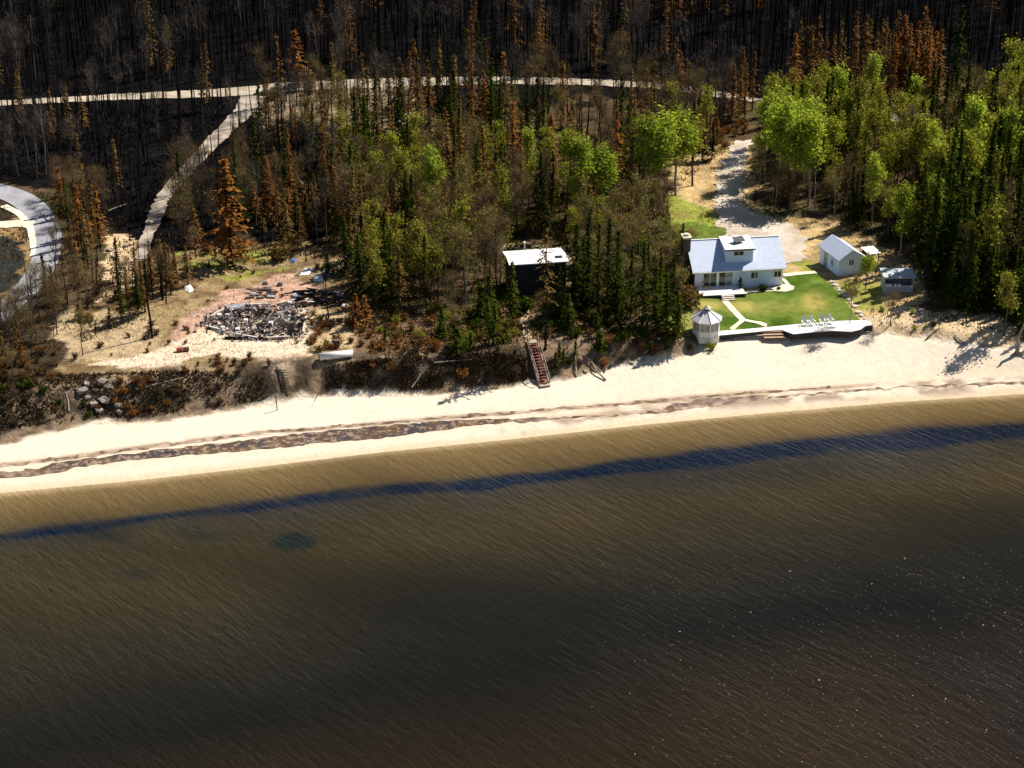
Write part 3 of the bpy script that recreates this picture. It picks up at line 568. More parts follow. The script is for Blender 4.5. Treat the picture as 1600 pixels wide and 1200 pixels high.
for j in range(len(bt) - 1):
    a, b = bt[j], bt[j + 1]; cc = (a + b) / 2; an = math.atan2(b[1] - a[1], b[0] - a[0]); ln = np.linalg.norm(b - a)
    MB().box((cc[0], cc[1] + .1, ZD - D0.z - .07 - (.2 if j < 3 else .36)), (ln, .12, .4 if j < 3 else .72), an).build('retaining_wall', M['dark'], dk)
stt = G(1190, 524); bs = empty('beach_steps', stt, 0, 'wide tan wooden steps from the boardwalk down to the sand', 'steps')
for j in range(3):
    x0, y0 = at_z(1206 + 2 * j, 517 + 4.5 * j, ZD - .18 - .22 * j); B1('tread', M['steplumber'], bs, (x0 - stt.x, y0 - stt.y, ZD - .18 - .22 * j - stt.z), (2.6, .75, .1), .06)
    B1('riser', M['dark'], bs, (x0 - stt.x, y0 - stt.y + .3, ZD - .32 - .22 * j - stt.z), (2.5, .05, .2), .06)
# ---- adirondack chairs
def chair(loc, rz, label):
    c = empty('deck_chair', loc, rz, label, 'chair', 'white chairs on the boardwalk')
    for j in range(5): B1('seat', M['trim'], c, (0, -.28 + j * .11, .36 - .03 * j), (.56, .1, .025))
    for j in range(5): MB().box((-.22 + j * .11, .36, .68 + .04 * (2 - abs(j - 2))), (.095, .03, .82), 0, math.radians(-20)).build('slat', M['trim'], c)
    for sx in (-.33, .33):
        B1('armrest', M['trim'], c, (sx, -.02, .58), (.13, .72, .03)); B1('leg', M['trim'], c, (sx, -.3, .28), (.05, .09, .57)); B1('leg', M['trim'], c, (sx, .28, .28), (.05, .09, .57))
    return c
for (a, b, rz), lb in zip(((1257, 508.5, .1), (1268.5, 508, .3), (1284.5, 506.5, -.05), (1297, 505.5, .25)), ('leftmost white slatted chair on the beach boardwalk', 'second white slatted chair from the left on the boardwalk', 'third white slatted chair from the left on the boardwalk', 'rightmost white slatted chair, nearest the leaning shore tree')):
    x, y = at_z(a, b, ZD); c = chair((x, y, ZD + .02), rz, lb); c.scale = (.98,) * 3
# ---- long beach stairs
t0 = G(832, 540); t1 = G(850, 601.5); t0.z += .25; hd = Vector((t1.x - t0.x, t1.y - t0.y)); Lh = hd.length; ya = math.atan2(hd.y, hd.x) + math.pi / 2
sr = empty('beach_stairs', t1, ya, 'long weathered stairs with red treads running down the bank below the cabin', 'stairs'); dz = t0.z - t1.z; ns = 14
for sx in (-.62, .62):
    MB().tube([(sx, -.1, .05), (sx, Lh, dz + .05)], [.10, .10], 4).build('stringer', M['drift'], sr)
    MB().tube([(sx * 1.05, -.1, 1.0), (sx * 1.05, Lh, dz + .95)], [.06, .06], 4).build('handrail', M['drift'], sr)
    for j in range(5): u = j / 4; B1('post', M['drift'], sr, (sx * 1.05, Lh * u, dz * u + .5), (.09, .09, 1.05))
for j in range(ns): u = (j + .5) / ns; B1('tread', M['redwood'], sr, (0, Lh * u, dz * u + .1), (1.1, .3, .05))
B1('landing', M['drift'], sr, (0, -.35, .12), (1.35, .55, .08)); B1('landing', M['drift'], sr, (0, Lh + .5, dz + .05), (1.35, .9, .08))
# path behind the stairs
sheet('footpath', band([(829, 537), (824, 518), (820, 500), (824, 482)], [.9, .8, .9, .8]), .05, M['gravel'], cf((.5, .38, .26), (.4, .3, .2)), .4, .2)
# ---- ladder of log steps at the left
l0 = G(437, 577); l1 = G(446, 613); ld = empty('log_steps', l1, 0, 'short ladder of log steps up the sandy bank below the burnt ruin', 'steps'); v = l0 - l1
MB().tube([(-.35, -.1, .1), (v.x - .35, v.y, v.z + .3)], [.09, .09], 5).build('rail', M['char'], ld)
for j in range(9): u = (j + .3) / 9; MB().tube([(v.x * u - .2, v.y * u, v.z * u + .15), (v.x * u + .75, v.y * u, v.z * u + .12)], [.07, .06], 5).build('step', M['bark'], ld)
def pole(name, px, py, h, r, m, label, cat, lean=(0, 0)):
    g_ = G(px, py); o = MB().tube([(0, 0, -.3), (lean[0] * .5, lean[1] * .5, h * .5), (lean[0], lean[1], h)], [r, r * .9, r * .75], 6).build(name, m); o.location = g_; return tag(o, label, cat)
pole('post', 433.5, 641, 1.9, .07, M['bark'], 'thin wooden post standing in the sand below the log steps', 'post', (-.15, 0))
pole('post', 486, 636, 1.6, .05, M['bark'], 'slanting stick planted in the sand right of the log steps', 'post', (.9, .5))
# white tank
q0 = G(499, 563); q1 = G(551, 558); tk = empty('white_tank', q0, math.atan2(q1.y - q0.y, q1.x - q0.x), 'long white cylindrical tank lying on the bank right of the log steps', 'tank'); Lt = (q1 - q0).length
MB().tube([(0, 0, .45), (Lt, 0, .5)], [.45, .45], 14).build('shell', M['tarp'], tk, True)
MB().tube([(-.06, 0, .45), (0, 0, .45)], [.38, .44], 14).build('end_cap', M['rust'], tk); MB().tube([(Lt, 0, .5), (Lt + .06, 0, .5)], [.44, .38], 14).build('end_cap', M['rust'], tk)
for x in (.6, Lt - .6): B1('cradle', M['dark'], tk, (x, 0, .05), (.2, .9, .3))
q0 = G(526, 543); ob = empty('barrel_stove', q0, .3, 'black upright drum beside a white slab above the tank', 'drum'); MB().tube([(0, 0, 0), (0, 0, .95)], [.33, .33], 10).build('drum', M['black'], ob); MB().tube([(0, 0, .95), (0, 0, 1.0)], [.36, .36], 10).build('lid', M['rust'], ob)
o = MB().box((0, 0, .15), (1.0, .8, .35), .2).build('stone_slab', M['tarp']); o.location = G(518, 541); tag(o, 'white slab on the sand left of the black drum', 'slab')
# ---- burnt ruin
ru0 = G(420, 500); ru = empty('burnt_ruin', ru0, 0, 'collapsed burnt house: ash, blocks and twisted metal on pink dirt', 'ruin')
def loc_(px, py): g_ = G(px, py); return g_ - ru0
RP = [(306, 505), (345, 484), (400, 478), (440, 478), (470, 468), (480, 500), (476, 525), (420, 532), (372, 532), (330, 515)]
RW = GW(RP); rr = random.Random(3); pts = []
while len(pts) < 250:
    x = rr.uniform(RW[:, 0].min(), RW[:, 0].max()); y = rr.uniform(RW[:, 1].min(), RW[:, 1].max())
    if inpoly(RW, np.array([x]), np.array([y]))[0]: pts.append((x, y))
for i, (x, y) in enumerate(pts):
    z = float(ground_z(x, y)); p = Vector((x, y, z)) - ru0; t = rr.random(); rz = rr.choice((0, .3, 1.4, 1.9)) + rr.uniform(-.5, .5)
    if t < .42: MB().tube([p + Vector((-math.cos(rz), -math.sin(rz), rr.uniform(0, .3))) * rr.uniform(.4, 1.2), p + Vector((math.cos(rz), math.sin(rz), rr.uniform(.1, .8))) * rr.uniform(.4, 1.1)], [.09, .06], 4).build('beam', M['char'] if rr.random() < .8 else M['ash'], ru)
    elif t < .66: B1('block', rr.choice((M['conc'], M['ash'], M['tarp'])), ru, tuple(p + Vector((0, 0, .12))), (rr.uniform(.2, .5), rr.uniform(.15, .35), rr.uniform(.12, .3)), rz, rr.uniform(-.3, .3))
    elif t < .9: B1('metal_sheet', rr.choice((M['ash'], M['rust'], M['black'], M['black'])), ru, tuple(p + Vector((0, 0, rr.uniform(.1, .4)))), (rr.uniform(.3, .9), rr.uniform(.2, .5), .03), rz, rr.uniform(-.6, .6), rr.uniform(-.5, .5))
    else: B1('appliance', rr.choice((M['black'], M['rust'], M['tarp'], M['black'])), ru, tuple(p + Vector((0, 0, .25))), (.5, .45, .6), rz, rr.uniform(-.3, .3))
mb = MB(); R9 = np.random.default_rng(5)
n = 2600; x = R9.uniform(RW[:, 0].min() - 1, RW[:, 0].max() + 1, n); y = R9.uniform(RW[:, 1].min() - 1.5, RW[:, 1].max() + 1, n); s_ = inpoly(RW, x + R9.normal(0, .5, n), y + R9.normal(0, .8, n)); x, y = x[s_], y[s_]
z = ground_z(x, y) + R9.uniform(.02, .35, len(x)); n = len(x); u = R9.normal(size=(n, 3)) * .12; w_ = R9.normal(size=(n, 3)) * .09
mb.quads(np.stack([x, y, z], -1), u, w_); dbm = leaf_mat('ash_and_char', ((.02, .02, .022), (.52, .46, .40), (.34, .31, .30)), 0, .5); tag(mb.build('debris', dbm), 'fine ash and char fragments strewn over the burnt ruin', 'debris', kind='stuff')
MB().box(tuple(loc_(368, 483) + Vector((0, 0, .25))), (2.2, 1.6, .06), .2, .15).build('metal_sheet', M['ash'], ru)
MB().tube([tuple(loc_(372, 530) + Vector((-1.6, 0, .2))), tuple(loc_(400, 531) + Vector((1.4, 0, .2)))], [.16, .16], 5).build('beam', M['char'], ru)
for i in range(4):
    p = loc_(408 + i * 4.5, 488); MB().tube([p, p + Vector((.25, 0, 1.3))], [.06, .06], 5).build('bent_pipe', M['conc'], ru)
for (a, b, c_, e_2) in ((322, 512, 352, 520), (356, 522, 402, 531), (412, 531, 452, 529), (474, 522, 478, 497), (330, 497, 350, 485), (380, 479, 420, 478), (432, 478, 462, 471)):
    p, q_ = loc_(a, b), loc_(c_, e_2); B1('foundation_wall', M['conc'], ru, tuple((p + q_) / 2 + Vector((0, 0, .2))), ((q_ - p).length, .22, .3), math.atan2(q_.y - p.y, q_.x - p.x))
B1('chimney_stub', M['stone'], ru, tuple(loc_(455, 521) + Vector((0, 0, .7))), (.8, .7, 1.6), .2)
# second heap at the right
r20 = G(500, 470); r2 = empty('charred_heap', r20, 0, 'black heap of charred timbers at the foot of the tall burnt pole', 'debris heap')
for i in range(60):
    g_ = G(rr.uniform(462, 545), rr.uniform(458, 482)) - r20; rz = rr.uniform(-.8, .8); ln = rr.uniform(.5, 1.8)
    if i % 4: MB().tube([g_ + Vector((-math.cos(rz) * ln, -math.sin(rz) * ln, rr.uniform(0, .4))), g_ + Vector((math.cos(rz) * ln, math.sin(rz) * ln, rr.uniform(.1, 1.0)))], [.10, .07], 4).build('beam', M['char'], r2)
    else: B1('metal_sheet', rr.choice((M['ash'], M['black'], M['conc'])), r2, tuple(g_ + Vector((0, 0, .3))), (rr.uniform(.5, 1.3), rr.uniform(.4, .8), .04), rz, rr.uniform(-.6, .6))
r30 = G(410, 460); r3 = empty('scrap_pile', r30, 0, 'small dark scrap pile on the pink dirt above the burnt ruin', 'scrap pile')
for i in range(26):
    g_ = G(rr.uniform(390, 432), rr.uniform(451, 467)) - r30; rz = rr.uniform(-.6, .6); B1('metal_sheet', rr.choice((M['ash'], M['black'], M['rust'])), r3, tuple(g_ + Vector((0, 0, .2))), (rr.uniform(.4, 1.3), rr.uniform(.3, .6), .05), rz, rr.uniform(-.5, .5))
for (pp, lb, nm, m_, ct) in (([(462, 431), (474, 421), (486, 419), (492, 420), (482, 430), (476, 431)], 'crumpled white sheet, leftmost of the three behind the charred heap', 'crumpled_sheet', M['tarp'], 'sheet'), ([(489, 440), (491, 430), (500, 427), (506, 431), (504, 441)], 'white folded sheet, lowest of the three behind the charred heap', 'crumpled_sheet', M['tarp'], 'sheet'), ([(504, 429), (505, 418), (511, 417), (518, 426), (517, 432), (508, 431)], 'white domed sheet just right of the tall burnt pole', 'crumpled_sheet', M['tarp'], 'sheet'), ([(287, 452), (290, 443), (299, 446), (303, 454), (296, 458)], 'pale sheet on the dry grass left of the ruin', 'crumpled_sheet', M['tarp'], 'sheet'), ([(453, 410), (456, 405), (461, 406), (461, 411)], 'small blue sheet in shade at the wood edge', 'blue_sheet', M['bluep'], 'sheet')):
    Wp = GW(pp); cz = Wp.mean(0); ring = []; mid = []
    g0 = Vector((cz[0], cz[1], float(ground_z(*cz)))); n = len(Wp); V_ = [(p[0] - cz[0], p[1] - cz[1], .05) for p in Wp] + [((p[0] - cz[0]) * .55, (p[1] - cz[1]) * .55, .15 + .25 * rr.random()) for p in Wp] + [(0, 0, .3)]
    o = MB().add(V_, [(i, (i + 1) % n, n + (i + 1) % n, n + i) for i in range(n)], [(n + i, n + (i + 1) % n, 2 * n) for i in range(n)]).build(nm, m_); o.location = g0; tag(o, lb, ct)
for (a, b, lb, m_) in ((276, 550, 'small red scorched container on the sand left of the ruin', M['redp']), (286, 549, 'rusty red can right of the red container on the sand', M['rust'])):
    o = MB().tube([(0, 0, .3), (.7, .15, .3)], [.28, .28], 8).build('drum', m_); o.location = G(a, b); tag(o, lb, 'drum')
for (a, b, r_, lb) in ((438, 446, .5, 'dark boulder at the top of the pink dirt'), (415, 444, .45, 'dark stump-like rock left of the dark boulder'), (305, 519, .3, 'black stone on the pink dirt left of the ruin')):
    o = MB().hull([(r_ * math.cos(i * .9) * (1 + .2 * math.sin(i * 5)), r_ * math.sin(i * .9), -.2) for i in range(7)], [(r_ * .6 * math.cos(i * .9), r_ * .6 * math.sin(i * .9) * 1.1, r_ * .9) for i in range(7)]).build('boulder', M['rock']); o.location = G(a, b); tag(o, lb, 'rock')

# ------------------------------------------------------------ plants: one mesh set per kind and variant
def unit(n, r): v = r.normal(size=(n, 3)); return v / np.linalg.norm(v, axis=1)[:, None]
def trunk_mb(h, r0, r, k=5, bend=.25, top=.12, segs=5):
    mb = MB(); zz = np.linspace(-.3, h, segs + 1); ox = np.cumsum(r.normal(0, bend * .35, segs + 1)); oy = np.cumsum(r.normal(0, bend * .35, segs + 1)); ox -= ox[0]; oy -= oy[0]
    P = np.stack([ox, oy, zz], -1); rad = r0 * (1 - (1 - top) * np.clip(zz / h, 0, 1)); mb.tube(P, rad, k); return mb, P
def along(P, z): return np.array([np.interp(z, P[:, 2], P[:, 0]), np.interp(z, P[:, 2], P[:, 1]), z])
def v_snag(h, r, stubs=26, r0=.13, ln=.9):
    mb, P = trunk_mb(h, r0, r, 5, .2); c = MB()
    for i in range(stubs):
        z = h * r.uniform(.2, .98); a = r.uniform(0, 6.28); L = ln * r.uniform(.3, 1) * (1.15 - z / h); p = along(P, z)
        e = p + np.array([math.cos(a), math.sin(a), r.uniform(-.35, .25)]) * L; c.tube([p, e], [.028, .01], 3, False)
        if r.random() < .4: c.tube([(p + e) / 2, (p + e) / 2 + np.array([math.cos(a + .8), math.sin(a + .8), .1]) * L * .5], [.016, .008], 3, False)
    return mb, c
def v_conifer(h, r, R_=1.5, whorls=26, per=6, z0=.12, dens=1., droop=.25, q=.24, r0=.14, shape=.9):
    R_ = R_ * r.uniform(.8, 1.35); mb, P = trunk_mb(h, r0, r, 5, .12); c = MB(); Cs = []; Us = []; Ws = []
    for i in range(whorls):
        t = i / (whorls - 1); z = h * (z0 + (1 - z0) * t ** .92); rad = R_ * ((1 - t) ** shape) * r.uniform(.75, 1.2) + .12; p = along(P, z)
        for j in range(per):
            if r.random() > dens: continue
            a = r.uniform(0, 6.28); rl = rad * r.uniform(.6, 1.15); n = max(2, int(rl / .22))
            for s in np.linspace(.22, 1, n):
                b = p + np.array([math.cos(a) * rl * s, math.sin(a) * rl * s, -droop * rl * s * s + .12 * s]) + r.normal(0, .05, 3)
                Cs.append(b); ra = a + r.normal(0, .7); sz = q * r.uniform(.7, 1.3) * (1.15 - .45 * s)
                Us.append(np.array([math.cos(ra), math.sin(ra), -.35 + r.normal(0, .3)]) * sz); Ws.append(np.array([-math.sin(ra), math.cos(ra), r.normal(0, .45)]) * sz * .5)
    Cs.append(along(P, h) + (0, 0, .1)); Us.append(np.array([0, 0, .3])); Ws.append(np.array([.08, 0, 0]))
    c.quads(np.array(Cs), np.array(Us), np.array(Ws)); return mb, c
def v_decid(h, r, R_=2.0, limbs=13, leaves=1100, z0=.35, q=.12, r0=.13, up=1.3, twigs=500, tall=1.0, clusters=None):
    mb, P = trunk_mb(h * .93, r0, r, 6, .3); c = MB(); ends = []
    for i in range(limbs):
        z = h * r.uniform(z0, .85); a = i * 2.4 + r.normal(0, .4); p = along(P, z); L = R_ * (1.1 - .7 * (z / h - z0) / (1 - z0)) * r.uniform(.6, 1.1)
        d = np.array([math.cos(a), math.sin(a), up * r.uniform(.7, 1.3)]); m_ = p + d * L * .45; e = m_ + (d + (0, 0, .4)) * L * .4
        mb.tube([p, m_, e], [.05, .032, .014], 4, False); ends += [m_, e, (m_ + e) / 2]
        for k in range(2):
            e2 = m_ + (d * .6 + r.normal(0, .5, 3)) * L * .5; mb.tube([m_, e2], [.02, .008], 3, False); ends.append(e2)
    ends.append(along(P, h * .93)); ends.append(along(P, h * .8)); E = np.array(ends)
    if twigs:
        b = E[r.integers(0, len(E), twigs)] + r.normal(0, .25, (twigs, 3)); u = r.normal(0, .45, (twigs, 3)) + (0, 0, .45); w_ = np.cross(u, r.normal(size=(twigs, 3))); w_ = w_ / np.linalg.norm(w_, axis=1)[:, None] * .014; c.blades(b, u, w_)
    if leaves:
        k = r.integers(0, len(E), leaves); b = E[k] + r.normal(0, .34, (leaves, 3)) * (1, 1, 1.2); s = q * r.uniform(.6, 1.4, leaves)[:, None]
        u = unit(leaves, r); w_ = np.cross(u, unit(leaves, r)); c2 = MB(); c2.quads(b, u * s, w_ * s); return mb, c2, c
    return mb, c
def v_shrub(R_, r, stems=9, leaves=260, q=.08, twigs=120, h=None):
    h = h or R_ * 1.3; mb = MB(); E = []
    for i in range(stems):
        a = r.uniform(0, 6.28); e = np.array([math.cos(a) * R_ * r.uniform(.2, .8), math.sin(a) * R_ * r.uniform(.2, .8), h * r.uniform(.5, 1)]); mb.tube([(0, 0, -.1), e * (.35, .35, .55), e], [.03, .02, .008], 3, False); E += [e, e * (.7, .7, .75), e * (.45, .45, .5)]
    E = np.array(E); c = MB()
    if twigs:
        b = E[r.integers(0, len(E), twigs)]; u = r.normal(0, .3, (twigs, 3)) + (0, 0, .25); w_ = np.cross(u, r.normal(size=(twigs, 3))); w_ = w_ / np.linalg.norm(w_, axis=1)[:, None] * .012; c.blades(b, u, w_)
    k = r.integers(0, len(E), leaves); b = E[k] + r.normal(0, .2 * R_, (leaves, 3)); b[:, 2] = np.abs(b[:, 2]); s = q * r.uniform(.6, 1.4, leaves)[:, None]
    u = unit(leaves, r); w_ = np.cross(u, unit(leaves, r)); c.quads(b, u * s, w_ * s); return mb, c
# kind: (name, category, adjective phrase, variants [(builder, height)], trunk material, crown material, crown part name)
K = {}
def kind(key, name, cat, words, fn, n, mt, mc, cpart='crown'):
    vs_ = []
    for i in range(n):
        r = np.random.default_rng(sum(map(ord, key)) * 13 + i); out = fn(r, i)
        tm = out[0].mesh(name + '_trunk', M[mt]); cm = out[1].mesh(name + '_crown', M[mc]); ex = out[2].mesh(name + '_twigs', M['twig']) if len(out) > 2 else None
        hh = float(max(np.concatenate(out[0].V)[:, 2].max(), np.concatenate(out[1].V)[:, 2].max())); vs_.append((tm, cm, ex, hh))
    K[key] = dict(name=name, cat=cat, words=words, var=vs_, cpart=cpart)
kind('snag', 'burnt_snag', 'tree', 'charred bare snag', lambda r, i: v_snag(r.uniform(9, 12), r, 16, .13, .6), 6, 'char', 'char', 'branches')
kind('gsnag', 'grey_dead_tree', 'tree', 'grey dead tree', lambda r, i: v_decid(10, r, 1.5, 10, 0, .4, up=2.2, twigs=300, r0=.10), 5, 'greydead', 'ashtwig', 'branches')
kind('pale', 'pale_dead_trunk', 'tree', 'whitish dead trunk', lambda r, i: v_snag(9, r, 12, .11), 3, 'paleb', 'paleb', 'branches')
kind('orange', 'scorched_conifer', 'tree', 'orange scorched conifer', lambda r, i: v_conifer(9, r, 1.5, 24, 6, .1, .85, .2, .22), 4, 'char', 'orange')
kind('brown', 'scorched_conifer', 'tree', 'brown scorched conifer', lambda r, i: v_conifer(10, r, 1.15, 26, 6, .15, .7, .3, .19), 5, 'bark', 'brown')
kind('spruce', 'spruce_tree', 'tree', 'green spruce', lambda r, i: v_conifer(10, r, 1.7, 28, 7, .06, .9, .3, .20, shape=1.05), 6, 'bark', 'spruce')
kind('dark', 'spruce_tree', 'tree', 'narrow dark spruce', lambda r, i: v_conifer(12, r, 1.45, 34, 7, r.uniform(.06, .25), r.uniform(.65, .95), .35, .19, shape=1.05), 7, 'bark', 'dspruce')
kind('aspen', 'aspen_tree', 'tree', 'bright green aspen', lambda r, i: v_decid(12, r, 1.5, 18, 2000, .30, .105, up=1.6), 5, 'paleb', 'aspen')
kind('lime', 'aspen_tree', 'tree', 'yellow budding aspen', lambda r, i: v_decid(11, r, 1.35, 15, 1000, .32, .10, twigs=400, up=1.6), 5, 'bark', 'aspeny')
kind('bare', 'bare_birch', 'tree', 'brown bare birch', lambda r, i: v_decid(10, r, 1.6, 14, 0, .3, up=1.5, twigs=900, r0=.09), 6, 'bark', 'twig', 'branches')
kind('bud', 'budding_birch', 'tree', 'olive budding birch', lambda r, i: v_decid(11, r, 1.7, 14, 420, .3, .10, up=1.5, twigs=600, r0=.09), 5, 'paleb', 'budtwig')
kind('strip', 'thin_topped_spruce', 'tree', 'thin topped spruce on a long bare trunk', lambda r, i: v_conifer(15, r, 1.3, 22, 4, .42, .7, .4, .2, .16, .6), 2, 'char', 'brown')
kind('sbrown', 'brown_shrub', 'shrub', 'brown shrub', lambda r, i: v_shrub(.9, r), 4, 'bark', 'brown')
kind('sorange', 'rusty_shrub', 'shrub', 'rust orange shrub', lambda r, i: v_shrub(.9, r), 4, 'bark', 'orange')
kind('sgreen', 'green_shrub', 'shrub', 'green shrub', lambda r, i: v_shrub(.8, r, 9, 420), 4, 'bark', 'spruce')
kind('sburnt', 'burnt_bush', 'shrub', 'burnt leafless bush', lambda r, i: v_shrub(1.0, r, 12, 200, .07, 260), 5, 'char', 'burntleaf', 'branches')
kind('slime', 'lime_shrub', 'shrub', 'pale yellow green shrub', lambda r, i: v_shrub(1.0, r, 10, 300), 3, 'bark', 'aspeny')
kind('ssp', 'young_spruce', 'young spruce', 'waist high young spruce', lambda r, i: v_conifer(2.6, r, .9, 12, 7, .03, 1, .15, .17, .05), 4, 'bark', 'spruce')

